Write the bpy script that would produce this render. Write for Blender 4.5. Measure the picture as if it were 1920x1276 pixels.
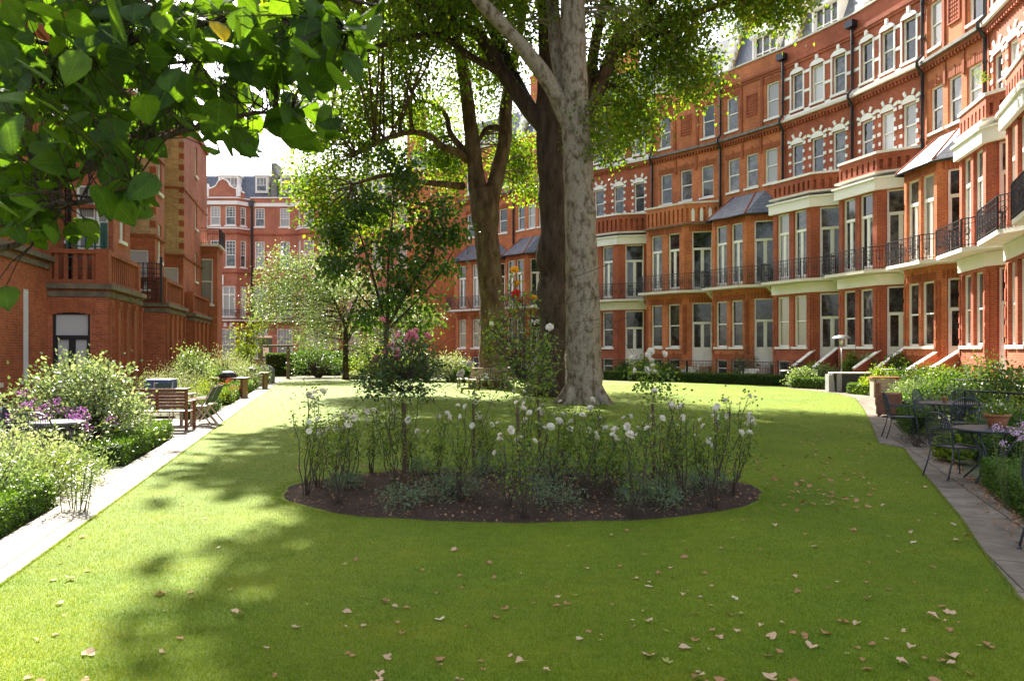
import bpy, math, random
import numpy as np
from mathutils import Vector, Matrix, noise
R = math.radians
rng = np.random.RandomState(7)
random.seed(7)
scene = bpy.context.scene
for o in list(bpy.data.objects): bpy.data.objects.remove(o)
# ------------------------------------------------------------------ camera, sky, sun
H = 1.8; FPX = 1470.0; HY = 655.0
cd = bpy.data.cameras.new('camera'); cam = bpy.data.objects.new('camera', cd)
scene.collection.objects.link(cam); scene.camera = cam
cam.location = (0, 0, H); cam.rotation_euler = (R(90), 0, 0)
cd.sensor_width = 36; cd.lens = 36 * FPX / 1920; cd.shift_y = (HY - 638) / 1920
cd.clip_start = .05; cd.clip_end = 2000
cd.dof.use_dof = True; cd.dof.focus_distance = 14; cd.dof.aperture_fstop = 9
SUN_AZ, SUN_EL = R(-21), R(43)
world = bpy.data.worlds.new('World'); scene.world = world; world.use_nodes = True
wn = world.node_tree.nodes; wl = world.node_tree.links
bg = wn['Background']; sky = wn.new('ShaderNodeTexSky'); sky.sky_type = 'NISHITA'; sky.sun_disc = False
sky.sun_elevation = SUN_EL; sky.sun_rotation = SUN_AZ; sky.air_density = 1.0; sky.dust_density = 2.5; sky.ozone_density = 1.0
hs_n = wn.new('ShaderNodeHueSaturation'); hs_n.inputs['Saturation'].default_value = .55
wl.new(sky.outputs[0], hs_n.inputs['Color']); wl.new(hs_n.outputs[0], bg.inputs[0]); bg.inputs[1].default_value = .107
sd = bpy.data.lights.new('sun', 'SUN'); sun = bpy.data.objects.new('sun', sd); scene.collection.objects.link(sun)
sd.energy = 5.0; sd.angle = R(.55); sd.color = (1, .94, .84)
sv = Vector((math.sin(SUN_AZ) * math.cos(SUN_EL), math.cos(SUN_AZ) * math.cos(SUN_EL), math.sin(SUN_EL)))
sun.rotation_euler = sv.to_track_quat('Z', 'Y').to_euler(); sun.location = (-20, 60, 60)
scene.view_settings.view_transform = 'Standard'; scene.view_settings.look = 'None'
scene.view_settings.exposure = 2.08; scene.view_settings.gamma = 1
scene.render.engine = 'CYCLES'
cy = scene.cycles; cy.max_bounces = 6; cy.diffuse_bounces = 3; cy.glossy_bounces = 2; cy.transmission_bounces = 3; cy.transparent_max_bounces = 4

def P(px, py):                       # pixel on the ground -> world
    Y = H * FPX / (py - HY); return ((px - 960) / FPX * Y, Y)
def W(px, py, Y): return Vector(((px - 960) / FPX * Y, Y, H - (py - HY) / FPX * Y))

# ------------------------------------------------------------------ materials
def mat(name, base=(.5,.5,.5), rough=.7, spec=.5, metal=0.):
    m = bpy.data.materials.new(name); m.use_nodes = True
    b = m.node_tree.nodes['Principled BSDF']
    b.inputs['Base Color'].default_value = (*base, 1); b.inputs['Roughness'].default_value = rough
    b.inputs['Specular IOR Level'].default_value = spec; b.inputs['Metallic'].default_value = metal
    return m, m.node_tree.nodes, m.node_tree.links, b
def nz(n, l, scale, detail=4, vec=None, rough=.6):
    t = n.new('ShaderNodeTexNoise'); t.inputs['Scale'].default_value = scale; t.inputs['Detail'].default_value = detail
    t.inputs['Roughness'].default_value = rough
    if vec is not None: l.new(vec, t.inputs['Vector'])
    return t
def ramp(n, l, fac, stops):
    r = n.new('ShaderNodeValToRGB'); e = r.color_ramp.elements
    while len(e) < len(stops): e.new(.5)
    for i, (p, c) in enumerate(stops): e[i].position = p; e[i].color = (*c, 1) if len(c) == 3 else c
    l.new(fac, r.inputs[0]); return r
def mixc(n, l, a, b, fac, mode='MIX'):
    m = n.new('ShaderNodeMix'); m.data_type = 'RGBA'; m.blend_type = mode
    for s, v in ((m.inputs[0], fac), (m.inputs[6], a), (m.inputs[7], b)):
        if isinstance(v, bpy.types.NodeSocket): l.new(v, s)
        elif isinstance(v, (int, float)): s.default_value = v
        else: s.default_value = (*v, 1)
    return m.outputs[2]
def bump(n, l, b, h, strength=.3, dist=.02):
    k = n.new('ShaderNodeBump'); k.inputs['Strength'].default_value = strength; k.inputs['Distance'].default_value = dist
    l.new(h, k.inputs['Height']); l.new(k.outputs[0], b.inputs['Normal'])
def varied(name, c1, c2, scale=3, rough=.7, bs=.2, bscale=30, spec=.4, obj=True):
    m, n, l, b = mat(name, c1, rough, spec)
    tc = n.new('ShaderNodeTexCoord'); v = tc.outputs['Object']
    t = nz(n, l, scale, 5, v); r = ramp(n, l, t.outputs[0], [(.35, c1), (.68, c2)]); l.new(r.outputs[0], b.inputs['Base Color'])
    t2 = nz(n, l, bscale, 3, v); bump(n, l, b, t2.outputs[0], bs, .01); return m
def brick(name, c1, c2, mortar, stain=(.10,.045,.03), stain_amt=.5):
    m, n, l, b = mat(name, c1, .85, .25)
    uv = n.new('ShaderNodeUVMap'); uv.uv_map = 'UVMap'
    t = n.new('ShaderNodeTexBrick'); l.new(uv.outputs[0], t.inputs['Vector'])
    t.inputs['Scale'].default_value = 1; t.inputs['Brick Width'].default_value = .225; t.inputs['Row Height'].default_value = .075
    t.inputs['Mortar Size'].default_value = .010; t.inputs['Mortar Smooth'].default_value = .3; t.inputs['Bias'].default_value = 0
    t.inputs['Color1'].default_value = (*c1, 1); t.inputs['Color2'].default_value = (*c2, 1); t.inputs['Mortar'].default_value = (*mortar, 1)
    geo = n.new('ShaderNodeNewGeometry')
    big = nz(n, l, .55, 5, geo.outputs['Position'], .65); r = ramp(n, l, big.outputs[0], [(.38, (.78, .74, .72)), (.62, (1.12, 1.08, 1.05))])
    c = mixc(n, l, t.outputs[0], r.outputs[0], 1., 'MULTIPLY')
    mp = n.new('ShaderNodeMapping'); mp.inputs['Scale'].default_value = (2.5, 2.5, .35); l.new(geo.outputs['Position'], mp.inputs[0])
    st = nz(n, l, 1.3, 5, mp.outputs[0], .7); sr = ramp(n, l, st.outputs[0], [(.54, (0, 0, 0)), (.74, (stain_amt,) * 3)])
    c = mixc(n, l, c, stain, sr.outputs[0])
    fine = nz(n, l, 14, 3, geo.outputs['Position']); fr = ramp(n, l, fine.outputs[0], [(.3, (.82,) * 3), (.7, (1.15,) * 3)])
    c = mixc(n, l, c, fr.outputs[0], 1., 'MULTIPLY')
    l.new(c, b.inputs['Base Color']); bump(n, l, b, t.outputs[1], -.35, .01); return m
def leafmat(name, cols, transl=.45, rough=.5, tcol=None, spec=.4, veins=False):
    m, n, l, b = mat(name, cols[0], rough, spec)
    geo = n.new('ShaderNodeNewGeometry')
    st = [((i + .5) / len(cols), c) for i, c in enumerate(cols)]
    r = ramp(n, l, geo.outputs['Random Per Island'], st); col = r.outputs[0]
    if veins:
        uv = n.new('ShaderNodeUVMap'); uv.uv_map = 'UVMap'
        sep = n.new('ShaderNodeSeparateXYZ'); l.new(uv.outputs[0], sep.inputs[0])
        ab = n.new('ShaderNodeMath'); ab.operation = 'ABSOLUTE'; l.new(sep.outputs[0], ab.inputs[0])
        # side veins: lines of constant (v - |u|)
        s1 = n.new('ShaderNodeMath'); s1.operation = 'SUBTRACT'; l.new(sep.outputs[1], s1.inputs[0]); l.new(ab.outputs[0], s1.inputs[1])
        s2 = n.new('ShaderNodeMath'); s2.operation = 'MULTIPLY'; s2.inputs[1].default_value = 7; l.new(s1.outputs[0], s2.inputs[0])
        s3 = n.new('ShaderNodeMath'); s3.operation = 'PINGPONG'; s3.inputs[1].default_value = .5; l.new(s2.outputs[0], s3.inputs[0])
        lt = n.new('ShaderNodeMath'); lt.operation = 'LESS_THAN'; lt.inputs[1].default_value = .05; l.new(s3.outputs[0], lt.inputs[0])
        md = n.new('ShaderNodeMath'); md.operation = 'LESS_THAN'; md.inputs[1].default_value = .018; l.new(ab.outputs[0], md.inputs[0])
        mx = n.new('ShaderNodeMath'); mx.operation = 'MAXIMUM'; l.new(lt.outputs[0], mx.inputs[0]); l.new(md.outputs[0], mx.inputs[1])
        ml = n.new('ShaderNodeMath'); ml.operation = 'MULTIPLY'; ml.inputs[1].default_value = .13; l.new(mx.outputs[0], ml.inputs[0])
        t = nz(n, l, 30, 4, geo.outputs['Position']); tr = ramp(n, l, t.outputs[0], [(.3, (.75,) * 3), (.7, (1.2,) * 3)])
        col = mixc(n, l, col, tr.outputs[0], 1., 'MULTIPLY')
        col = mixc(n, l, col, (.2, .32, .06), ml.outputs[0])
        bump(n, l, b, mx.outputs[0], -.4, .003)
    l.new(col, b.inputs['Base Color'])
    tr = n.new('ShaderNodeBsdfTranslucent')
    if tcol is None: tcol = (1.7, 1.6, .45)
    l.new(mixc(n, l, col, tcol, 1., 'MULTIPLY'), tr.inputs[0])
    mx = n.new('ShaderNodeMixShader'); mx.inputs[0].default_value = transl
    l.new(b.outputs[0], mx.inputs[1]); l.new(tr.outputs[0], mx.inputs[2]); l.new(mx.outputs[0], n['Material Output'].inputs[0])
    return m
M = {}
M['brick'] = brick('brick_orange', (.60,.165,.05), (.43,.11,.036), (.50,.29,.17))
M['brick_deep'] = brick('brick_deep_red', (.43,.095,.036), (.31,.064,.028), (.38,.19,.13))
M['brick_trim'] = brick('brick_gauged', (.36,.10,.038), (.32,.088,.034), (.31,.12,.06), stain_amt=.6)
M['brick_left'] = brick('brick_left', (.50,.13,.048), (.33,.08,.034), (.38,.2,.12))
M['brick_yellow'] = brick('brick_stock', (.60,.42,.19), (.40,.27,.12), (.48,.39,.27), stain=(.12,.09,.05))
M['brick_far'] = brick('brick_far', (.50,.17,.09), (.44,.14,.075), (.42,.25,.2))
M['white'] = varied('white_paint', (.78,.76,.70), (.84,.82,.77), 1.2, .55)
M['stone'] = varied('stone_trim', (.62,.58,.50), (.74,.70,.62), 2.5, .8)
M['frame'] = varied('window_paint', (.80,.78,.72), (.88,.86,.80), 3, .4)
M['lead'] = varied('weathered_ledge', (.12,.12,.11), (.25,.24,.21), 4, .8)
M['mossy'] = varied('mossy_ledge', (.10,.085,.06), (.22,.17,.11), 3, .9)
m, n, l, b = mat('slate', (.09,.10,.13), .45, .5)
uv = n.new('ShaderNodeUVMap'); t = n.new('ShaderNodeTexBrick'); l.new(uv.outputs[0], t.inputs['Vector'])
t.inputs['Scale'].default_value = 1; t.inputs['Brick Width'].default_value = .3; t.inputs['Row Height'].default_value = .22; t.inputs['Mortar Size'].default_value = .008
t.inputs['Color1'].default_value = (.10,.11,.14,1); t.inputs['Color2'].default_value = (.15,.16,.19,1); t.inputs['Mortar'].default_value = (.03,.03,.04,1)
l.new(t.outputs[0], b.inputs['Base Color']); bump(n, l, b, t.outputs[1], -.5, .02); M['slate'] = m
M['iron'] = mat('black_iron', (.012,.012,.015), .42, .5)[0]
M['iron_grey'] = mat('grey_iron', (.035,.04,.05), .45, .5)[0]
M['pipe'] = mat('black_pipe', (.012,.013,.02), .3, .5)[0]
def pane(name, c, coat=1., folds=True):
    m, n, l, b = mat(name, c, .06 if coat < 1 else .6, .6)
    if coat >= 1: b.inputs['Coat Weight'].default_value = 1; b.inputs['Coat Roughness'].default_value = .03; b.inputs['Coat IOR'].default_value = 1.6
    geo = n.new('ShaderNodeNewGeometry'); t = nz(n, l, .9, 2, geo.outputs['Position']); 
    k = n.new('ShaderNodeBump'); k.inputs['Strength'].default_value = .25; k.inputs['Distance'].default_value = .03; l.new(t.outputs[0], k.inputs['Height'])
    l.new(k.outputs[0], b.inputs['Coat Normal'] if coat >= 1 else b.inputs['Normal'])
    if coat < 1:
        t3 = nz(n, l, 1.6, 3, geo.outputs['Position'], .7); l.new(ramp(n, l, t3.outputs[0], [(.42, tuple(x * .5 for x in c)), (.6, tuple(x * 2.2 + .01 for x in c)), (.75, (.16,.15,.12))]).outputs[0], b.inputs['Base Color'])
    if coat >= 1:
        if not folds: return m
        uv = n.new('ShaderNodeUVMap'); w = n.new('ShaderNodeTexWave'); w.wave_type = 'BANDS'; w.bands_direction = 'X'
        w.inputs['Scale'].default_value = 4.5; w.inputs['Distortion'].default_value = 1.5; l.new(uv.outputs[0], w.inputs['Vector'])
        l.new(mixc(n, l, tuple(x * .75 for x in c), c, w.outputs[1]), b.inputs['Base Color']); 
        k2 = n.new('ShaderNodeBump'); k2.inputs['Strength'].default_value = .6; k2.inputs['Distance'].default_value = .05; l.new(w.outputs[1], k2.inputs['Height']); l.new(k2.outputs[0], b.inputs['Normal'])
    return m
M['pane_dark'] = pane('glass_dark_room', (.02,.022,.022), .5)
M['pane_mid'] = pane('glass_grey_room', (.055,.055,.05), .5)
M['pane_curtain'] = pane('glass_net_curtain', (.34,.33,.29))
M['pane_cream'] = pane('glass_cream_curtain', (.42,.37,.25))
M['blind'] = pane('glass_white_blind', (.5,.49,.47), folds=False)
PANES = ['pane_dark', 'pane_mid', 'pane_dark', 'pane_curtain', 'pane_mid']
# ground materials
m, n, l, b = mat('lawn', (.1,.18,.02), .75, .2)
geo = n.new('ShaderNodeNewGeometry'); mp = n.new('ShaderNodeMapping'); mp.inputs['Scale'].default_value = (1, .55, 1); l.new(geo.outputs['Position'], mp.inputs[0])
a = nz(n, l, .7, 4, mp.outputs[0]); f = nz(n, l, 55, 3, geo.outputs['Position'], .8); g = nz(n, l, 7, 4, geo.outputs['Position'])
c = ramp(n, l, a.outputs[0], [(.35, (.11,.178,.007)), (.65, (.175,.238,.011))]).outputs[0]
c = mixc(n, l, c, ramp(n, l, g.outputs[0], [(.3, (.8,.82,.75)), (.7, (1.15,1.12,1.2))]).outputs[0], 1., 'MULTIPLY')
c = mixc(n, l, c, ramp(n, l, f.outputs[0], [(.3, (.5,.55,.4)), (.7, (1.4,1.35,1.4))]).outputs[0], 1., 'MULTIPLY')
l.new(c, b.inputs['Base Color']); bump(n, l, b, f.outputs[0], .8, .03); M['lawn'] = m
m, n, l, b = mat('soil', (.06,.04,.03), .95, .2)
geo = n.new('ShaderNodeNewGeometry'); v = n.new('ShaderNodeTexVoronoi'); v.inputs['Scale'].default_value = 38; l.new(geo.outputs['Position'], v.inputs['Vector'])
t = nz(n, l, 4, 5, geo.outputs['Position']); c = mixc(n, l, (.035,.022,.016), (.11,.07,.05), t.outputs[0])
sp = ramp(n, l, v.outputs['Color'], [(.80, (0,0,0)), (.86, (.5,.5,.5))]); c = mixc(n, l, c, (.24,.17,.12), sp.outputs[0])
l.new(c, b.inputs['Base Color']); t2 = nz(n, l, 45, 4, geo.outputs['Position'], .8); bump(n, l, b, t2.outputs[0], 1., .05); M['soil'] = m
m, n, l, b = mat('paving', (.4,.36,.3), .8, .3)
geo = n.new('ShaderNodeNewGeometry'); mp = n.new('ShaderNodeMapping'); mp.inputs['Rotation'].default_value = (0, 0, R(-14)); l.new(geo.outputs['Position'], mp.inputs[0])
t = n.new('ShaderNodeTexBrick'); l.new(mp.outputs[0], t.inputs['Vector']); t.inputs['Scale'].default_value = 1; t.inputs['Brick Width'].default_value = .62; t.inputs['Row Height'].default_value = .6
t.inputs['Mortar Size'].default_value = .008; t.inputs['Color1'].default_value = (.38,.33,.27,1); t.inputs['Color2'].default_value = (.47,.42,.35,1); t.inputs['Mortar'].default_value = (.12,.1,.07,1)
s = nz(n, l, 2.2, 6, geo.outputs['Position'], .7); c = mixc(n, l, t.outputs[0], ramp(n, l, s.outputs[0], [(.3, (.62,.6,.56)), (.7, (1.1,)*3)]).outputs[0], 1., 'MULTIPLY')
l.new(c, b.inputs['Base Color']); bump(n, l, b, s.outputs[0], .3, .02); M['paving'] = m
def paving(name, c1, c2, mo, lo):
    m, n, l, b = mat(name, c1, .85, .25)
    geo = n.new('ShaderNodeNewGeometry'); mp = n.new('ShaderNodeMapping'); mp.inputs['Rotation'].default_value = (0, 0, R(76 if name == 'paving' else 108)); l.new(geo.outputs['Position'], mp.inputs[0])
    wv = nz(n, l, 1.3, 3, geo.outputs['Position']); va = n.new('ShaderNodeVectorMath'); va.operation = 'MULTIPLY_ADD'; l.new(wv.outputs['Color'], va.inputs[0]); va.inputs[1].default_value = (.07,.07,0); l.new(mp.outputs[0], va.inputs[2])
    t = n.new('ShaderNodeTexBrick'); l.new(va.outputs[0], t.inputs['Vector']); t.inputs['Scale'].default_value = 1; t.inputs['Brick Width'].default_value = 1.9; t.inputs['Row Height'].default_value = .62
    t.inputs['Mortar Size'].default_value = .009; t.inputs['Color1'].default_value = (*c1, 1); t.inputs['Color2'].default_value = (*c2, 1); t.inputs['Mortar'].default_value = (*mo, 1)
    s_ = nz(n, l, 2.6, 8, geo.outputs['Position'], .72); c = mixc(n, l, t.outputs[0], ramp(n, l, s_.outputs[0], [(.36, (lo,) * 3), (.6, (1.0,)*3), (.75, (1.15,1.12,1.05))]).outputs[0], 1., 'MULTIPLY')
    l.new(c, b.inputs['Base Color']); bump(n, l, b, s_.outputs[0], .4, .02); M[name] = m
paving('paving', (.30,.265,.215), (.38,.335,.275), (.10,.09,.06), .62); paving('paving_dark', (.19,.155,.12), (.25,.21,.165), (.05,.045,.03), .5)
M['ground'] = varied('garden_ground', (.07,.06,.04), (.10,.11,.04), 1.5, .95, .6, 12)
M['asphalt'] = varied('asphalt', (.06,.06,.06), (.09,.085,.08), 2, .9)
# bark
def bark(name, cols, scale, stretch, rough=.85, bs=.7):
    m, n, l, b = mat(name, cols[0], rough, .2)
    tc = n.new('ShaderNodeTexCoord'); mp = n.new('ShaderNodeMapping'); mp.inputs['Scale'].default_value = (1, 1, stretch); l.new(tc.outputs['Object'], mp.inputs[0])
    t = nz(n, l, scale, 6, mp.outputs[0], .62); k = len(cols)
    c = ramp(n, l, t.outputs[0], [(.36 + .28 * i / max(1, k - 1), c) for i, c in enumerate(cols)])
    if name == 'bark_plane': c.color_ramp.interpolation = 'EASE'
    f = nz(n, l, 40, 3, mp.outputs[0]); cc = mixc(n, l, c.outputs[0], ramp(n, l, f.outputs[0], [(.3, (.75,)*3), (.7, (1.2,)*3)]).outputs[0], 1., 'MULTIPLY')
    l.new(cc, b.inputs['Base Color'])
    ad = n.new('ShaderNodeMath'); ad.operation = 'ADD'; l.new(t.outputs[0], ad.inputs[0]); l.new(f.outputs[0], ad.inputs[1]); bump(n, l, b, ad.outputs[0], bs, .05)
    return m
M['bark_plane'] = bark('bark_plane', [(.11,.08,.052), (.18,.14,.095), (.26,.215,.155), (.30,.255,.185), (.24,.195,.135)], 5.5, .5, bs=.45)
M['bark_dark'] = bark('bark_dark', [(.035,.024,.017), (.07,.046,.032), (.10,.072,.05)], 4.5, .22, bs=1.)
M['bark_brown'] = bark('bark_brown', [(.07,.042,.026), (.14,.085,.05), (.20,.14,.09)], 4, .3, bs=1.)
M['twig'] = varied('twig', (.05,.035,.025), (.09,.06,.04), 8, .8)
M['stem_green'] = varied('green_stem', (.07,.12,.03), (.11,.10,.04), 8, .7)
# leaves
M['lf_plane'] = leafmat('leaf_plane', [(.06,.115,.014), (.085,.155,.018), (.11,.19,.02), (.14,.21,.022), (.17,.19,.03)], .58, tcol=(1.8,1.8,.4))
M['lf_lime'] = leafmat('leaf_lime', [(.022,.05,.008), (.028,.065,.009), (.036,.078,.010), (.045,.09,.012)], .55, .5, spec=.25, veins=True, tcol=(3.7,3.3,.6))
M['lf_yellow'] = leafmat('leaf_yellowing', [(.20,.14,.012), (.22,.17,.02)], .4, .6, veins=True, spec=.2)
M['lf_dark'] = leafmat('leaf_dark', [(.04,.085,.022), (.06,.12,.028), (.085,.15,.03)], .42, .45, spec=.4)
M['lf_silver'] = leafmat('leaf_silver', [(.13,.19,.07), (.19,.26,.10), (.27,.33,.17), (.16,.22,.07)], .35, .4, spec=.6, tcol=(1.5,1.55,.75))
M['lf_box'] = leafmat('leaf_box', [(.05,.11,.012), (.08,.16,.016), (.11,.20,.02)], .35, .4)
M['lf_bush'] = leafmat('leaf_bush', [(.08,.12,.04), (.14,.20,.07), (.27,.32,.15), (.34,.37,.22)], .35, .35, spec=.6, tcol=(1.4,1.45,.85))
M['lf_pale'] = leafmat('leaf_pale', [(.27,.31,.15), (.38,.40,.24), (.22,.27,.10)], .35, .5, tcol=(1.4,1.4,.9))
M['lf_rose'] = leafmat('leaf_rose', [(.07,.13,.028), (.11,.19,.035), (.15,.23,.04), (.22,.27,.05)], .48, .45)
M['lf_grey'] = leafmat('leaf_grey', [(.13,.19,.12), (.18,.24,.15), (.11,.18,.08)], .25, .6)
M['lf_yg'] = leafmat('leaf_yellow_green', [(.15,.22,.02), (.22,.28,.03), (.11,.18,.02)], .45, .5)
M['lf_purple'] = leafmat('leaf_dark_purple', [(.04,.02,.035), (.08,.05,.06), (.05,.07,.03)], .2, .5)
M['grass'] = leafmat('grass_blade', [(.092,.158,.006), (.13,.20,.009), (.178,.25,.012), (.25,.265,.05)], .42, .55, spec=.2, tcol=(1.75,1.6,.6))
m = M['grass']; n, l = m.node_tree.nodes, m.node_tree.links
for nd in [q for q in n if q.type == 'MIX']:
    src = nd.inputs[6].links[0].from_socket
rp = [q for q in n if q.type == 'VALTORGB'][0]; gp = [q for q in n if q.type == 'NEW_GEOMETRY'][0]
mpg = n.new('ShaderNodeMapping'); mpg.inputs['Scale'].default_value = (.8, 1.5, 1); l.new(gp.outputs['Position'], mpg.inputs[0])
tn = nz(n, l, .9, 5, mpg.outputs[0], .65); tc_ = ramp(n, l, tn.outputs[0], [(.34, (.58,.82,.85)), (.47, (.92,.98,1)), (.56, (1.0,1.0,1.0)), (.68, (1.42,1.12,1.1))])
mx_ = mixc(n, l, rp.outputs[0], tc_.outputs[0], 1., 'MULTIPLY')
for lk in [k for k in l if k.from_node == rp and k.to_node.type != 'MIX' or (k.from_node == rp and k.to_node.blend_type == 'MULTIPLY' and k.to_node != mx_.node)]:
    ts = lk.to_socket; l.remove(lk); l.new(mx_, ts)
def petal(name, c1, c2): return leafmat(name, [c1, c2], .3, .6, tcol=(1.1,1.1,1.1), spec=.2)
M['fl_white'] = petal('petal_white', (.80,.74,.62), (.85,.78,.68))
M['fl_pink'] = petal('petal_pink', (.70,.20,.27), (.75,.32,.38))
M['fl_red'] = petal('petal_red', (.55,.02,.02), (.6,.05,.02))
M['fl_purple'] = petal('petal_purple', (.38,.10,.42), (.48,.16,.46))
M['fl_orange'] = petal('petal_orange', (.75,.32,.02), (.8,.45,.04))
M['fl_lilac'] = petal('petal_lilac', (.62,.42,.58), (.70,.5,.66))
DRY = [leafmat('dry_leaf_tan', [(.50,.32,.19), (.58,.40,.26)], .2, .7, tcol=(1.1,.9,.6)), leafmat('dry_leaf_brown', [(.33,.15,.06), (.42,.22,.11)], .2, .7, tcol=(1.1,.9,.6)),
       leafmat('dry_leaf_pale', [(.58,.46,.29), (.62,.52,.36)], .2, .7, tcol=(1.1,.9,.6)), leafmat('dry_leaf_yellow', [(.42,.38,.08), (.3,.33,.1)], .3, .7, tcol=(1.1,1,.4))]
M['wood_red'] = varied('stained_wood', (.13,.045,.022), (.2,.075,.035), 6, .5)
M['teak'] = varied('weathered_teak', (.32,.25,.18), (.42,.34,.25), 8, .75)
M['canvas'] = varied('green_canvas', (.04,.055,.045), (.06,.08,.06), 20, .9)
M['blue'] = varied('blue_cover', (.05,.07,.16), (.08,.11,.22), 3, .6)
M['grey_cover'] = varied('grey_cover', (.12,.12,.13), (.2,.2,.21), 3, .8)
M['terracotta'] = varied('terracotta', (.30,.11,.05), (.38,.16,.08), 5, .85)
M['steel'] = mat('brushed_steel', (.5,.5,.5), .35, .5, .9)[0]
M['post'] = varied('old_post', (.16,.12,.08), (.24,.19,.13), 4, .9)
M['green_paint'] = mat('green_paint', (.02,.09,.06), .5)[0]
M['black_panel'] = varied('dark_panel', (.02,.02,.022), (.035,.035,.035), 4, .5)
M['grey_panel'] = varied('grey_panel', (.22,.22,.22), (.28,.28,.27), 4, .6)
M['paper'] = mat('paper', (.7,.7,.68), .8)[0]

# ------------------------------------------------------------------ helpers
COL = scene.collection
def tag(o, label=None, cat=None, group=None, kind=None):
    if label: o['label'] = label
    if cat: o['category'] = cat
    if group: o['group'] = group
    if kind: o['kind'] = kind
    return o
def empty(name, loc=(0,0,0), rz=0, label=None, cat=None, group=None):
    o = bpy.data.objects.new(name, None); COL.objects.link(o); o.location = loc; o.rotation_euler = (0, 0, rz); o.empty_display_size = .2
    return tag(o, label, cat, group)
def link(name, me, parent=None, mats=()):
    o = bpy.data.objects.new(name, me); COL.objects.link(o)
    if parent: o.parent = parent
    for m in mats: me.materials.append(m)
    return o
def copy_tree(o, parent=None):
    c = o.copy(); COL.objects.link(c); c.parent = parent
    for ch in o.children: copy_tree(ch, c)
    return c
def auto_uv(me):
    nl = len(me.loops); 
    if nl == 0: return
    co = np.empty(len(me.vertices) * 3, np.float32); me.vertices.foreach_get('co', co); co = co.reshape(-1, 3)
    vi = np.empty(nl, np.int32); me.loops.foreach_get('vertex_index', vi)
    tot = np.empty(len(me.polygons), np.int32); me.polygons.foreach_get('loop_total', tot)
    nr = np.empty(len(me.polygons) * 3, np.float32); me.polygons.foreach_get('normal', nr); nr = nr.reshape(-1, 3)
    nr = np.repeat(nr, tot, axis=0); c = co[vi]
    flat = np.abs(nr[:, 2]) > .85
    t = np.stack([-nr[:, 1], nr[:, 0]], 1); t /= np.maximum(np.linalg.norm(t, axis=1, keepdims=True), 1e-6)
    u = np.where(flat, c[:, 0], (c[:, :2] * t).sum(1)); v = np.where(flat, c[:, 1], c[:, 2])
    lay = me.uv_layers.new(name='UVMap'); lay.data.foreach_set('uv', np.stack([u, v], 1).astype(np.float32).ravel())
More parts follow.
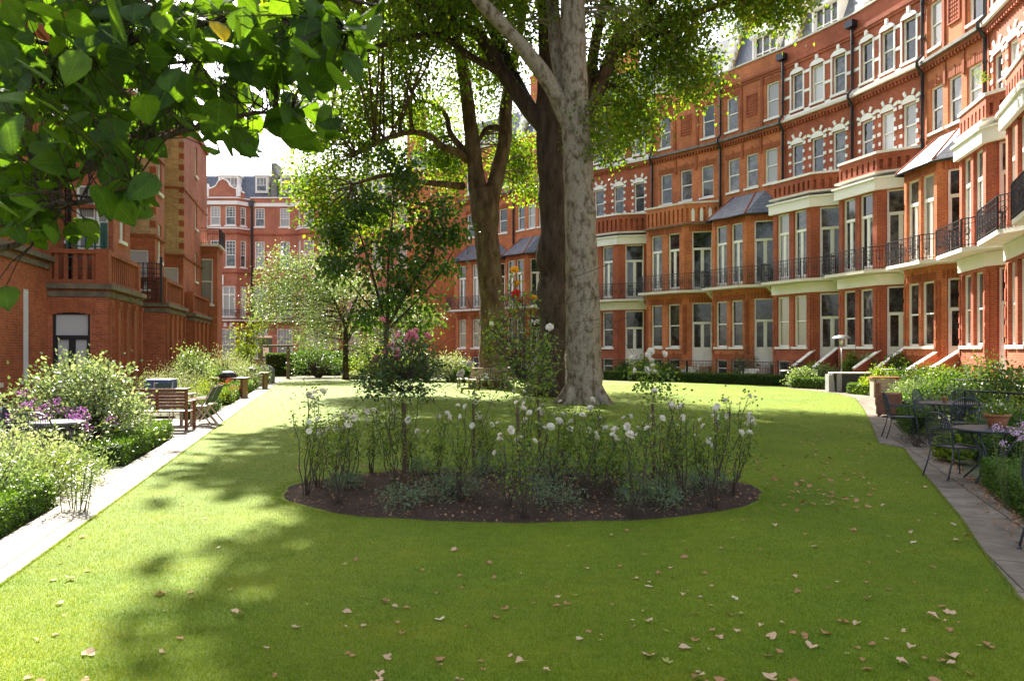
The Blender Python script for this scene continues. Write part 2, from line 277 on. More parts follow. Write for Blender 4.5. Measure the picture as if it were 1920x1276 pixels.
class MB:
    def __init__(s): s.v = []; s.f = []
    def poly(s, pts):
        k = len(s.v); s.v += [tuple(p) for p in pts]; s.f.append(tuple(range(k, k + len(pts))))
    def box(s, x0, x1, y0, y1, z0, z1, T=None):
        if x0 > x1: x0, x1 = x1, x0
        if y0 > y1: y0, y1 = y1, y0
        if z0 > z1: z0, z1 = z1, z0
        p = [Vector(q) for q in ((x0,y0,z0),(x1,y0,z0),(x1,y1,z0),(x0,y1,z0),(x0,y0,z1),(x1,y0,z1),(x1,y1,z1),(x0,y1,z1))]
        if T: p = [T(q) for q in p]
        k = len(s.v); s.v += [tuple(q) for q in p]
        s.f += [tuple(k + i for i in f) for f in ((0,3,2,1),(4,5,6,7),(0,1,5,4),(1,2,6,5),(2,3,7,6),(3,0,4,7))]
        return s
    def prism(s, pts, z0, z1, T=None):      # pts ccw in plan
        a = sum(pts[i][0] * pts[(i + 1) % len(pts)][1] - pts[(i + 1) % len(pts)][0] * pts[i][1] for i in range(len(pts)))
        if a < 0: pts = pts[::-1]
        n = len(pts); k = len(s.v)
        q = [Vector((x, y, z)) for z in (z0, z1) for x, y in pts]
        if T: q = [T(p) for p in q]
        s.v += [tuple(p) for p in q]
        s.f.append(tuple(k + i for i in range(n))[::-1]); s.f.append(tuple(k + n + i for i in range(n)))
        for i in range(n): j = (i + 1) % n; s.f.append((k + i, k + j, k + n + j, k + n + i))
        return s
    def tube(s, pts, r, seg=6, cap=True, bumpy=0, bs=1.):
        pts = [Vector(p) for p in pts]; n = len(pts)
        if not hasattr(r, '__len__'): r = [r] * n
        k = len(s.v); up = None
        for i, p in enumerate(pts):
            d = (pts[min(i + 1, n - 1)] - pts[max(i - 1, 0)]); d = d.normalized() if d.length > 1e-9 else Vector((0,0,1))
            if up is None: up = Vector((1,0,0)) if abs(d.x) < .9 else Vector((0,1,0))
            a = d.cross(up).normalized(); b_ = a.cross(d).normalized(); up = b_
            for j in range(seg):
                t = 2 * math.pi * j / seg; q = p + (a * math.cos(t) + b_ * math.sin(t)) * r[i]
                if bumpy: q += (q - p).normalized() * noise.noise(q * bs) * bumpy * r[i]
                s.v.append(tuple(q))
        for i in range(n - 1):
            for j in range(seg):
                a0 = k + i * seg + j; a1 = k + i * seg + (j + 1) % seg; s.f.append((a0, a1, a1 + seg, a0 + seg))
        if cap: s.f.append(tuple(k + j for j in range(seg))[::-1]); s.f.append(tuple(k + (n - 1) * seg + j for j in range(seg)))
        return s
    def lathe(s, prof, seg=24, T=None):     # (r,z) profile
        k = len(s.v)
        for r, z in prof:
            for j in range(seg):
                t = 2 * math.pi * j / seg; q = Vector((r * math.cos(t), r * math.sin(t), z)); s.v.append(tuple(T(q) if T else q))
        for i in range(len(prof) - 1):
            for j in range(seg):
                a0 = k + i * seg + j; a1 = k + i * seg + (j + 1) % seg; s.f.append((a0, a1, a1 + seg, a0 + seg))
        s.f.append(tuple(k + j for j in range(seg))[::-1]); s.f.append(tuple(k + (len(prof) - 1) * seg + j for j in range(seg))); return s
    def build(s, name, m, parent=None, smooth=False, bevel=0):
        me = bpy.data.meshes.new(name); me.from_pydata(s.v, [], s.f); me.update(); auto_uv(me)
        if smooth: me.polygons.foreach_set('use_smooth', [True] * len(me.polygons))
        o = link(name, me, parent, [M[m] if isinstance(m, str) else m])
        if bevel:
            b = o.modifiers.new('bevel', 'BEVEL'); b.width = bevel; b.segments = 2; b.limit_method = 'ANGLE'
        return o
def crom(pts, n=6):                          # smooth a polyline given as (x,y,z,r)
    P_ = [np.array(p, float) for p in pts]; P_ = [2 * P_[0] - P_[1]] + P_ + [2 * P_[-1] - P_[-2]]; out = []
    for i in range(1, len(P_) - 2):
        a, b_, c_, d = P_[i - 1:i + 3]
        for k in range(n):
            t = k / n; out.append(.5 * ((2 * b_) + (c_ - a) * t + (2 * a - 5 * b_ + 4 * c_ - d) * t * t + (3 * b_ - a - 3 * c_ + d) * t ** 3))
    out.append(P_[-2]); return out
# leaf templates: verts (along y, fold in z), faces, uv
LT = (np.array([(0,0,0), (-.34,.42,.10), (0,1,-.06), (.34,.42,.10), (0,.5,0)], float), [(0,4,2,1), (0,3,2,4)])
LT = (np.array([(0,0,0), (-.36,.45,.10), (0,1,-.08), (.36,.45,.10)], float), [(0,3,2), (0,2,1)])
LN = (np.array([(0,0,0), (-.13,.5,.04), (0,1,-.15), (.13,.5,.04)], float), [(0,3,2), (0,2,1)])
def lobed(n=5, seed=0):
    r = np.random.RandomState(seed); v = [(0,0,.0)]; N = 2 * n + 1
    for i in range(N):
        a = R(-150 + 300 * i / (N - 1)); rad = (.58 if i % 2 else (.36 if seed == 3 else .5)) * (1.1 - .25 * abs(a) / 2.6) * r.uniform(.85,1.15) * (1.15 if i == n else 1)
        v.append((rad * math.sin(a), rad * math.cos(a), r.uniform(-.02,.16)))
    return (np.array(v, float), [(0, i + 2, i + 1) for i in range(N - 1)])
LP = lobed(5, 3)
def rotmats(d, roll):                        # rotation with y -> d
    d = d / np.linalg.norm(d, axis=1, keepdims=True); up = np.tile([0., 0., 1.], (len(d), 1)); bad = np.abs(d[:, 2]) > .97; up[bad] = [1, 0, 0]
    x = np.cross(d, up); x /= np.linalg.norm(x, axis=1, keepdims=True); z = np.cross(x, d)
    c = np.cos(roll)[:, None]; s = np.sin(roll)[:, None]
    return np.stack([x * c + z * s, d, -x * s + z * c], 2)
def cloud_data(pts, dirs, size, roll, T=LT):
    tv, tf = T; n = len(pts); m_ = rotmats(dirs, roll)
    v = np.einsum('nij,kj->nki', m_, tv) * np.asarray(size)[:, None, None] + pts[:, None, :]
    return v.reshape(-1, 3), n
def cloud(name, pts, dirs, size, roll, mt, parent=None, T=LT, uv=None, smooth=False):
    tv, tf = T; v, n = cloud_data(pts, dirs, size, roll, T); k = len(tv)
    fl = np.array([len(f) for f in tf]); flat = np.array([i for f in tf for i in f])
    loops = (flat[None, :] + (np.arange(n) * k)[:, None]).ravel(); tot = np.tile(fl, n); start = np.concatenate([[0], np.cumsum(tot)[:-1]])
    me = bpy.data.meshes.new(name); me.vertices.add(len(v)); me.vertices.foreach_set('co', v.astype(np.float32).ravel())
    me.loops.add(len(loops)); me.loops.foreach_set('vertex_index', loops.astype(np.int32))
    me.polygons.add(len(tot)); me.polygons.foreach_set('loop_start', start.astype(np.int32)); me.polygons.foreach_set('loop_total', tot.astype(np.int32))
    if smooth: me.polygons.foreach_set('use_smooth', [True] * len(tot))
    me.update(calc_edges=True)
    if uv is not None:
        lay = me.uv_layers.new(name='UVMap'); lay.data.foreach_set('uv', np.tile(np.array(uv)[flat], (n, 1)).astype(np.float32).ravel())
    return link(name, me, parent, [M[mt] if isinstance(mt, str) else mt])
def rdir(n, up=0., out=None, k=.8):
    d = rng.normal(size=(n, 3)); d /= np.linalg.norm(d, axis=1, keepdims=True)
    if out is not None:
        o = out / np.maximum(np.linalg.norm(out, axis=1, keepdims=True), 1e-6); d = d + o * k
    d[:, 2] += up; return d
def clumps(cent, n, rad, flat=.8):           # leaves gaussian round clump centres
    c = np.repeat(cent, n, axis=0); off = rng.normal(size=(len(c), 3)) * rad * .5; off[:, 2] *= flat; return c + off, off

# ------------------------------------------------------------------ ground, lawn, paths
def lp(Y, off): return (-.2408 * Y - off, Y)
g = MB(); g.poly([(-300,-60,-.03), (300,-60,-.03), (300,600,-.03), (-300,600,-.03)]); tag(g.build('ground', 'ground'), kind='structure')
edge_px = [(1569,737), (1604,747), (1620,768), (1633,796), (1647,831), (1694,840), (1710,862), (1753,913), (1800,970), (1835,1023), (1894,1100)]
redge = [P(*p) for p in edge_px]
far = [P(1530,731), P(1460,724), P(1290,717), P(1185,715), P(1130,713)]
lawn_pts = [lp(-6, 2.48), lp(46.5, 2.48), (P(870,711)), far[4], far[3], far[2], far[1], far[0]] + redge + [(2.2, 2), (-.8, -6)]
g = MB(); g.poly([(x, y, 0) for x, y in lawn_pts][::-1]); tag(g.build('lawn', 'lawn'), kind='structure')
g = MB(); g.poly([(*lp(-6,2.46), .006), (*lp(48,2.46), .006), (*lp(48,3.05), .006), (*lp(-6,3.05), .006)]); 
g.poly([(*lp(13,3.05), .006), (*lp(11.9,3.05), .006), (*lp(11.9,4.4), .006), (*lp(13,4.4), .006)][::-1]) if False else None
for a, b_ in ((9.1, 12.05), (16.2, 20.4)): g.poly([(*lp(a,3.05), .006), (*lp(b_,3.05), .006), (*lp(b_,5.4), .006), (*lp(a,5.4), .006)])
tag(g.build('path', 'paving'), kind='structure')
outer_px = [(1480,726), (1560,730), (1640,741), (1672,790), (1700,822), (1745,838), (1835,910), (1920,984)]
outer = [P(*p) for p in outer_px] + [(3.2, 2.2), (.4, -6)]
inner = [P(1478,728)] + [P(1530,733)] + [(x - .01, y) for x, y in redge] + [(2.2, 2), (-.8, -6)]
g = MB(); poly = [(x, y, .006) for x, y in inner] + [(x, y, .006) for x, y in outer[::-1]]; g.poly(poly)
g.poly([(x, y, .006) for x, y in (P(1745,838), P(1672,790), (11.5, 19), (9.6, 14), (8.2,13))])
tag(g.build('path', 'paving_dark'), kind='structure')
g = MB(); g.poly([(-200,55,-.01), (200,82,-.01), (200,92,-.01), (-200,77,-.01)][::1]); 
g = MB(); g.poly([(-200,54,-.01), (-9,66,-.01), (-9,79,-.01), (-200,79,-.01)]); tag(g.build('road', 'asphalt'), kind='structure')
# rose bed: mounded soil with a trimmed edge
BX, BY, BA, BB = .13, 10.1, 3.12, 2.0
g = MB(); rings = 14; seg = 72
for i in range(rings + 1):
    f = i / rings
    for j in range(seg):
        t = 2 * math.pi * j / seg; w = 1 + .012 * math.sin(5 * t) + .01 * math.sin(11 * t + 1)
        x, y = BX + BA * f * w * math.cos(t), BY + BB * f * w * math.sin(t)
        z = .10 * (1 - f ** 2.2) + .012 * noise.noise(Vector((x * 3, y * 3, 0))) + (.004 if f < .99 else -.01)
        g.v.append((x, y, z))
for i in range(rings):
    for j in range(seg): a0 = i * seg + j; a1 = i * seg + (j + 1) % seg; g.f.append((a0, a0 + seg, a1 + seg, a1))
bed = tag(g.build('flower_bed', 'soil', smooth=True), kind='structure')
def bedz(x, y):
    f = min(1, math.hypot((x - BX) / BA, (y - BY) / BB)); return .10 * (1 - f ** 2.2)
def inpoly(x, y, poly):
    c = np.zeros(len(x), bool); j = len(poly) - 1
    for i in range(len(poly)):
        xi, yi = poly[i]; xj, yj = poly[j]
        t = ((yi > y) != (yj > y)); c ^= t & (x < (xj - xi) * (y - yi) / (yj - yi + 1e-12) + xi); j = i
    return c
# grass blades over the near lawn
N = 850000; Y = 3.7 * (40. / 3.7) ** (rng.uniform(size=N) ** 1.15); X = rng.uniform(-.68, .68, N) * Y
ok = inpoly(X, Y, lawn_pts) & ((((X - BX) / BA) ** 2 + ((Y - BY) / BB) ** 2) > 1.0); X, Y = X[ok], Y[ok]; n_ = len(X)
pts = np.stack([X, Y, np.zeros(n_) - .002], 1); d = rng.normal(size=(n_, 3)) * .42; d[:, 2] = 1
tb = (np.array([(-.07,0,0), (.07,0,0), (0,1,.12)], float), [(0,1,2)])
tag(cloud('grass', pts, d, rng.uniform(.011,.024, n_) * (1 + .03 * Y), rng.uniform(0, 6.28, n_), 'grass', T=tb), 'short mown green grass of the lawn', 'grass', kind='stuff')

# ragged grass along the cut edges of bed and paths
a = rng.uniform(0, 6.28, 7000); f = 1.0 + np.abs(rng.normal(0, .02, 7000)) - .012; e1 = np.stack([BX + BA * f * (1 + .012 * np.sin(5 * a) + .01 * np.sin(11 * a + 1)) * np.cos(a), BY + BB * f * (1 + .012 * np.sin(5 * a) + .01 * np.sin(11 * a + 1)) * np.sin(a), np.zeros(7000)], 1)
yy = 3.5 * (30 / 3.5) ** rng.uniform(size=16000); e2 = np.stack([-.2408 * yy - 2.47 + np.abs(rng.normal(0, .012, 16000)), yy, np.zeros(16000)], 1)
rx_ = np.interp(yy, [2] + [p[1] for p in redge[::-1]], [2.2] + [p[0] for p in redge[::-1]]); e3 = np.stack([rx_ - np.abs(rng.normal(0, .012, 16000)) + .01, yy, np.zeros(16000)], 1)
pts = np.concatenate([e1, e2, e3]); n_ = len(pts); d = rng.normal(size=(n_, 3)) * .55; d[:, 2] = .9
tag(cloud('grass_fringe', pts, d, rng.uniform(.012,.034, n_), rng.uniform(0, 6.28, n_), 'grass', T=tb), 'longer ragged grass along the cut edges of the lawn', 'grass', kind='stuff')

# ------------------------------------------------------------------ building kit
class Fc:                                     # a facet of wall: u along, w outward, z up
    def __init__(s, p0, p1):
        s.p0 = Vector((*p0, 0)); d = Vector((*p1, 0)) - s.p0; s.L = d.length; s.d = d.normalized(); s.n = Vector((s.d.y, -s.d.x, 0))
    def __call__(s, q): return s.p0 + s.d * q[0] - s.n * q[1] + Vector((0, 0, q[2]))
    def pt(s, u, w, z): return s.p0 + s.d * u + s.n * w + Vector((0, 0, z))
    def box(s, mb, u0, u1, w0, w1, z0, z1): mb.box(u0, u1, -w1, -w0, z0, z1, s)
def wall(mb, F, z0, z1, holes=(), depth=.14, back=False, u0=0, u1=None):
    u1 = F.L if u1 is None else u1
    us = sorted({u0, u1, *[h[0] for h in holes], *[h[1] for h in holes]}); zs = sorted({z0, z1, *[h[2] for h in holes], *[h[3] for h in holes]})
    for i in range(len(us) - 1):
        for j in range(len(zs) - 1):
            a, b_, c, d = us[i], us[i + 1], zs[j], zs[j + 1]; cu, cz = (a + b_) / 2, (c + d) / 2
            if a < u0 - 1e-6 or b_ > u1 + 1e-6: continue
            if any(h[0] < cu < h[1] and h[2] < cz < h[3] for h in holes): continue
            mb.poly([F.pt(a,0,c), F.pt(b_,0,c), F.pt(b_,0,d), F.pt(a,0,d)])
    for a, b_, c, d in holes:
        D = -depth
        mb.poly([F.pt(a,0,c), F.pt(a,0,d), F.pt(a,D,d), F.pt(a,D,c)]); mb.poly([F.pt(b_,0,d), F.pt(b_,0,c), F.pt(b_,D,c), F.pt(b_,D,d)])
        mb.poly([F.pt(a,0,d), F.pt(b_,0,d), F.pt(b_,D,d), F.pt(a,D,d)]); mb.poly([F.pt(b_,0,c), F.pt(a,0,c), F.pt(a,D,c), F.pt(b_,D,c)])
        if back: mb.poly([F.pt(a,D,c), F.pt(b_,D,c), F.pt(b_,D,d), F.pt(a,D,d)])
def window(parent, F, a, b_, c, d, style='sash', pm=None, fm='frame', sill=True, name='window', depth=.14, sillm='white', fw=.075):
    mb = MB(); w0, w1 = -depth - .02, -depth + .07
    F.box(mb, a, a + fw, w0, w1, c, d); F.box(mb, b_ - fw, b_, w0, w1, c, d)
    F.box(mb, a + fw, b_ - fw, w0, w1, d - fw, d); F.box(mb, a + fw, b_ - fw, w0, w1, c, c + fw * 1.2)
    m_ = (a + b_) / 2; w2 = w1 - .025
    if style == 'sash':
        z = c + (d - c) * .5; F.box(mb, a + fw, b_ - fw, w0, w2 + .01, z - .03, z + .035)
        F.box(mb, a + fw, a + fw + .03, w0, w2 - .01, c + fw, z); F.box(mb, b_ - fw - .03, b_ - fw, w0, w2 - .01, c + fw, z)
    elif style in ('french', 'door'):
        z = c + (d - c) * (.70 if style == 'french' else .68); F.box(mb, a + fw, b_ - fw, w0, w1 + .015, z - .07, z + .07)
        F.box(mb, m_ - .055, m_ + .055, w0, w2, c + fw, z - .07)
        h = .12 if style == 'french' else (d - c) * .28
        F.box(mb, a + fw, m_ - .055, w0, w2 - .01, c + fw, c + fw + h); F.box(mb, m_ + .055, b_ - fw, w0, w2 - .01, c + fw, c + fw + h)
        for q0, q1 in ((a + fw, a + fw + .05), (m_ - .1, m_ - .055), (m_ + .055, m_ + .1), (b_ - fw - .05, b_ - fw)): F.box(mb, q0, q1, w0, w2 - .012, c + fw + h, z - .07)
    elif style == 'bars':
        z = c + (d - c) * .45; F.box(mb, a + fw, b_ - fw, w0, w2, z - .03, z + .03)
        nx = 3 if b_ - a < 1.3 else 5
        for i in range(1, nx): x = a + (b_ - a) * i / nx; F.box(mb, x - .016, x + .016, w0, w2 - .015, z, d - fw)
        for i in range(1, 4): q = z + (d - z) * i / 4; F.box(mb, a + fw, b_ - fw, w0, w2 - .018, q - .014, q + .014)
    elif style == 'wide':
        z = c + (d - c) * .72; F.box(mb, a + fw, b_ - fw, w0, w1 + .01, z - .05, z + .05)
        k = max(2, round((b_ - a) / .7))
        for i in range(1, k): x = a + (b_ - a) * i / k; F.box(mb, x - .04, x + .04, w0, w2, c + fw, d - fw)
    o = mb.build('door' if style == 'door' else name, fm, parent)
    pb = MB(); pb.poly([F.pt(a, -depth, c), F.pt(b_, -depth, c), F.pt(b_, -depth, d), F.pt(a, -depth, d)])
    pb.build('pane', pm or random.choice(PANES), o)
    if sill:
        sb = MB(); F.box(sb, a - .1, b_ + .1, -depth + .02, .09, c - .12, c - .004); sb.build('sill', sillm, o)
    return o
def offs(pts, d):                             # offset an open polyline to its right-hand (outward) side
    out = []; n_ = len(pts)
    for i in range(n_):
        p = Vector(pts[i]); a = (Vector(pts[i]) - Vector(pts[i - 1])).normalized() if i else None; b_ = (Vector(pts[i + 1]) - p).normalized() if i < n_ - 1 else None
        if a is None: a = b_
        if b_ is None: b_ = a
        na, nb = Vector((a.y, -a.x)), Vector((b_.y, -b_.x)); m_ = (na + nb).normalized(); out.append(tuple(p + m_ * (d / max(.3, m_.dot(na)))))
    return out
def band(mb, pts, z0, z1, proud, back=.05):
    q = offs(pts, proud); q = [(q[0][0], q[0][1] + 0)] + q[1:]
    mb.prism(q + [(pts[-1][0], pts[-1][1] + back), (pts[0][0], pts[0][1] + back)], z0, z1)
def rail(mb, pts, z, h, step=.13, fancy=True):
    pts = [Vector((*p, 0)) for p in pts]
    for p, q in zip(pts, pts[1:]):
        L = (q - p).length; d = (q - p).normalized(); n_ = max(2, int(L / step))
        F = Fc(p.to_2d(), q.to_2d())
        F.box(mb, 0, L, -.02, .02, z + h - .035, z + h); F.box(mb, 0, L, -.012, .012, z + .07, z + .095); F.box(mb, 0, L, -.010, .010, z + h - .22, z + h - .2)
        for i in range(n_ + 1):
            u = L * i / n_; r_ = .022 if i in (0, n_) else .009; F.box(mb, u - r_, u + r_, -r_, r_, z, z + h - .03)
        if fancy:                              # cast scroll rings between bars
            k = max(1, int(L / .42))
            for i in range(k):
                u = L * (i + .5) / k; c_ = F.pt(u, 0, z + h * .45)
                for rr, dz in ((.13, .10), (.10, -.13), (.06, .1)):
                    ring = [c_ + d * (rr * math.cos(t)) + Vector((0, 0, dz + rr * math.sin(t))) for t in np.linspace(0, 2 * math.pi, 9)]
                    mb.tube(ring, .013, 3, cap=False)
                F.box(mb, u - .11, u + .11, -.012, .012, z + h * .45 - .02, z + h * .45 + .005)

PARA = 18.9
def crescent_house(i, p0, p1, kind, slab, label, steps=False):
    d = Vector(p1) - Vector(p0); Wd = d.length; rz = math.atan2(d.y, d.x)
    t = empty('terraced_house', (p0[0], p0[1], 0), rz, label, 'house', 'red brick terraced houses round the crescent')
    k = Wd / 5.0; e = .006 * (i % 2); bm_ = 'brick_deep' if kind == 'white' else 'brick'
    V = 1.15; b0, b1, b2 = .35 * k, 3.2 * k, Wd - .2
    bay = [(b0, 0), (b0, -V), (b1, -V), (b2, 0)]
    FM = Fc((0, 0), (Wd, 0)); FL, FF, FR = [Fc(a, b_) for a, b_ in zip(bay, bay[1:])]
    top1 = slab + 4.15 if kind != 'white' else slab + 4.2
    # --- main wall
    mb = MB(); ww = .47; cs = [Wd * q for q in (.2, .5, .8)]
    s2, t2, s3, t3 = 11.45, 13.45, 15.2, 17.25
    if kind == 'white': s2, t2 = 11.2, 13.25; s3, t3 = 15.2, 17.2; ww = .44
    holes = [(c - ww, c + ww, s2, t2) for c in cs]
    c3 = cs if kind == 'white' else [cs[0] - .1, cs[2] + .1]
    holes += [(c - ww, c + ww, s3, t3) for c in c3]
    wall(mb, FM, -.5, PARA, holes, depth=.16)
    # thickness so that the wall reads as solid from the side, back and top
    mb.poly([(0,.35,PARA), (0,0,PARA), (Wd,0,PARA), (Wd,.35,PARA)][::1]); mb.poly([(0,.35,17.8), (Wd,.35,17.8), (Wd,.35,PARA), (0,.35,PARA)][::-1])
    mb.poly([(0,0,-.5), (0,0,PARA), (0,9,PARA), (0,9,-.5)]); mb.poly([(Wd,0,-.5), (Wd,9,-.5), (Wd,9,PARA), (Wd,0,PARA)]); mb.poly([(0,9,-.5), (0,9,PARA), (Wd,9,PARA), (Wd,9,-.5)])
    mb.build('wall', bm_, t)
    # --- bay walls
    mb = MB(); L = FF.L; wa = .47; gc = [L * .27, L * .72]
    gfh = [(c - wa, c + wa, 1.95, slab - .8) for c in gc]; ffh = [(c - wa, c + wa, slab + .12, slab + 3.75) for c in gc]
    bh = [(c - .46, c + .46, .15, 1.2) for c in gc]
    ra, rb = FR.L * .22, FR.L * .22 + min(1.25, FR.L * .62)
    dh = [(ra, rb, .75, slab - .75)]; dfh = [(ra, rb, slab + .05, slab + 3.75)]
    wall(mb, FL, -.5, top1); wall(mb, FF, -.5, top1, gfh + ffh + bh, depth=.2); wall(mb, FR, -.5, top1, dh + dfh, depth=.2)
    mb.poly([(b0,.0,top1), (b0,-V,top1), (b1,-V,top1), (b2,0,top1)])
    mb.build('bay', bm_, t)
    # brick piers with stepped quoins beside windows
    for F in (FF, FR):
        for u in ((.0, .16), (F.L - .16, F.L)):
            z = 1.6; mb = MB(); F.box(mb, u[0] + .03, u[1] - .03, -.02, .02, 1.5, slab - .85)
            while z < slab - .9:
                F.box(mb, u[0] + .012, u[1] - .012, -.02, .045, z, z + .42); z += .62
            mb.build('quoins', 'brick_trim' if kind != 'white' else 'brick_deep', t)
    pmg = random.choice(['pane_dark', 'pane_mid', 'pane_cream', 'pane_dark'])
    WN = {}
    def win(F, a, **k_): WN[(F is FM, F is FR, a)] = window(t, F, *a, **k_)
    for a in gfh: win(FF, a, style='sash', depth=.2, pm=pmg)
    for a in ffh: win(FF, a, style='french', depth=.2, sill=False)
    for a in bh: win(FF, a, style='sash', depth=.2, sill=False, pm='pane_dark')
    win(FR, dh[0], style='door', depth=.2, sill=False, pm='pane_dark'); win(FR, dfh[0], style='french', depth=.2, sill=False, pm=random.choice(['pane_dark', 'pane_mid']))
    for h_ in holes: win(FM, h_, style='sash', depth=.16, pm=random.choice(PANES + ['blind'] if kind == 'white' else PANES))
    # --- arches of gauged brick over openings
    if kind != 'white':
        for F, hs in ((FM, holes), (FF, gfh + ffh + bh), (FR, dh + dfh)):
            for a, b_, c, dd in hs:
                n_ = 9; mb = MB()
                for q in range(n_):
                    u = a - .12 + (b_ - a + .24) * q / (n_ - 1); pr = .012 + (.016 if q == n_ // 2 else 0); hh = .34 + (.12 if q == n_ // 2 else 0)
                    F.box(mb, u - .058, u + .058, -.02, pr, dd + .003, min(dd + hh, slab - .3 if dd < slab and dd > slab - 1 else 99))
                mb.build('brick_arch', 'brick_trim', WN[(F is FM, F is FR, (a, b_, c, dd))])
    # --- string course, dentils, cornice, parapet coping
    mb = MB(); FM.box(mb, .004, Wd - .004, -.03, .30, 14.62 + e, 14.76 + e); mb.build('string_course', 'lead' if kind != 'white' else 'stone', t)
    mb = MB(); FM.box(mb, .006, Wd - .006, -.03, .17, 14.45 + e, 14.615 + e)
    n_ = int(Wd / .22)
    for q in range(n_): u = Wd * (q + .5) / n_; FM.box(mb, u - .05, u + .05, -.02, .15, 14.3, 14.446)
    FM.box(mb, .006, Wd - .006, -.03, .11, 17.85 + e, 18.0 + e); FM.box(mb, .006, Wd - .006, -.03, .06, 17.7 + e, 17.848 + e)
    if kind != 'white':
        for q in (.335, .665): FM.box(mb, Wd * q - .09, Wd * q + .09, -.02, .07, 14.78, 17.69)
        for q in (.35, .65):   FM.box(mb, Wd * q - .07, Wd * q + .07, -.02, .06, 13.3, 14.29)
    mb.build('dentil_courses', 'brick_trim' if kind != 'white' else 'brick_deep', t)
    if kind != 'white':
        mb = MB(); u0, u1 = Wd * .5 - .42, Wd * .5 + .42
        for a, b_, c, dd in ((u0,u1,15.7,15.78),(u0,u1,16.92,17.0),(u0,u0+.08,15.78,16.92),(u1-.08,u1,15.78,16.92)): FM.box(mb, a, b_, -.02, .06, c, dd)
        for q in range(5):
            for r_ in range(6): FM.box(mb, u0 + .12 + q * .125, u0 + .2 + q * .125, -.02, .035, 15.84 + r_ * .18, 15.95 + r_ * .18)
        mb.build('terracotta_panel', 'brick_deep', t)
    mb = MB(); FM.box(mb, 0.003, Wd - .003, -.4, .09, PARA + e, PARA + .09 + e); mb.build('coping', 'stone', t)
    # --- white stone dressings
    if kind == 'white':
        for c in cs:
            mb = MB()
            for sd_ in (-1, 1):
                for q in range(5):
                    ln = .2 if q % 2 == 0 else .13
                    z = s2 + .08 + q * .46; x0 = c + sd_ * ww; FM.box(mb, min(x0, x0 + sd_ * ln), max(x0, x0 + sd_ * ln), -.02, .04, z, z + .17)
            for q in range(24):               # half round tympanum
                a0 = math.pi * q / 24; a1 = math.pi * (q + 1) / 24; r_ = ww + .02
                p = [FM.pt(c, .05, t2), FM.pt(c + r_ * math.cos(a0), .05, t2 + .72 * r_ * math.sin(a0)), FM.pt(c + r_ * math.cos(a1), .05, t2 + .72 * r_ * math.sin(a1))]
                mb.poly(p[::-1] if False else p); mb.poly([p[1], p[1] + Vector((0,.09,0)), p[2] + Vector((0,.09,0)), p[2]])
            for a0 in (25, 65, 90 + 25, 155):
                a = R(a0); cc = Vector((math.cos(a), math.sin(a) * .85)); tn = Vector((-cc.y, cc.x)).normalized() * .065; cc.normalize()
                q0 = Vector((c, t2)) + Vector((math.cos(a) * (ww + .06), math.sin(a) * (ww + .06) * .75)); q1 = q0 + cc * .26
                pr = [q0 - tn, q0 + tn, q1 + tn * 1.25, q1 - tn * 1.25]
                k_ = len(mb.v); mb.v += [tuple(FM.pt(p[0], w_, p[1])) for w_ in (-.02, .05) for p in pr]
                mb.f += [(k_+4,k_+5,k_+6,k_+7), (k_,k_+1,k_+5,k_+4), (k_+1,k_+2,k_+6,k_+5), (k_+2,k_+3,k_+7,k_+6), (k_+3,k_,k_+4,k_+7)]
            mb.build('stone_surround', 'white', WN[(True, False, (c - ww, c + ww, s2, t2))]); mb = MB()
            # top floor hoods
            for q in range(16):
                a0 = math.pi * q / 16; a1 = math.pi * (q + 1) / 16; r_ = ww + .06
                p = [FM.pt(c, .08, t3 - .02), FM.pt(c + r_ * math.cos(a0), .08, t3 + .55 * r_ * math.sin(a0)), FM.pt(c + r_ * math.cos(a1), .08, t3 + .55 * r_ * math.sin(a1))]
                mb.poly(p); mb.poly([p[1], p[1] + Vector((0,.1,0)), p[2] + Vector((0,.1,0)), p[2]])
            FM.box(mb, c - .09, c + .09, -.02, .1, t3 + .28, t3 + .52)
            FM.box(mb, c - ww - .09, c - ww, -.02, .045, s3, t3); FM.box(mb, c + ww, c + ww + .09, -.02, .045, s3, t3)
            mb.build('stone_surround', 'white', WN[(True, False, (c - ww, c + ww, s3, t3))])
        for z in (s3 - .28, s3 + .75, s3 + 1.8):
            x = .004; mb = MB()
            for c in cs:
                FM.box(mb, x, c - ww - .092, -.02, .036, z, z + .15); x = c + ww + .092
            FM.box(mb, x, Wd - .004, -.02, .036, z, z + .15); mb.build('stone_band', 'white', t)
        mb = MB(); FM.box(mb, .1, Wd - .1, -.02, .14, s3 - .42, s3 - .283); mb.build('sill_course', 'white', t)
        mb = MB(); band(mb, bay, slab + 3.78, slab + 4.28, .17); band(mb, bay, slab + 4.283, slab + 4.37, .26); mb.build('fascia', 'white', t)
        mb = MB(); band(mb, bay, slab - .68, slab - .16, .06); mb.build('fascia', 'white', t)
    # --- top of bay
    if kind == 'slate':
        o1 = offs(bay, .25); zt = top1 + 1.45; mb = MB()
        lo = [Vector((*p, top1 + .02)) for p in o1]; hi = [Vector((b0 + .25, 0, zt)), Vector((b0 + .7, -.02, zt)), Vector((b1 - .35, -.02, zt)), Vector((b1 + .4, 0, zt))]
        lo[0].y = 0; lo[3].y = .0; lo[3].x += .2
        for q in range(3): mb.poly([lo[q], lo[q + 1], hi[q + 1], hi[q]])
        mb.poly(lo[::-1]); mb.build('bay_roof', 'slate', t)
        mb = MB(); mb.tube([lo[1], hi[1]], .06, 6); mb.tube([lo[2], hi[2]], .06, 6); mb.tube([lo[3], hi[3]], .06, 6); mb.build('ridge_tiles', 'brick_deep', t, True)
        mb = MB(); mb.tube([p + Vector((0,0,-.05)) for p in lo], .06, 6); mb.build('gutter', 'pipe', t, True)
    else:
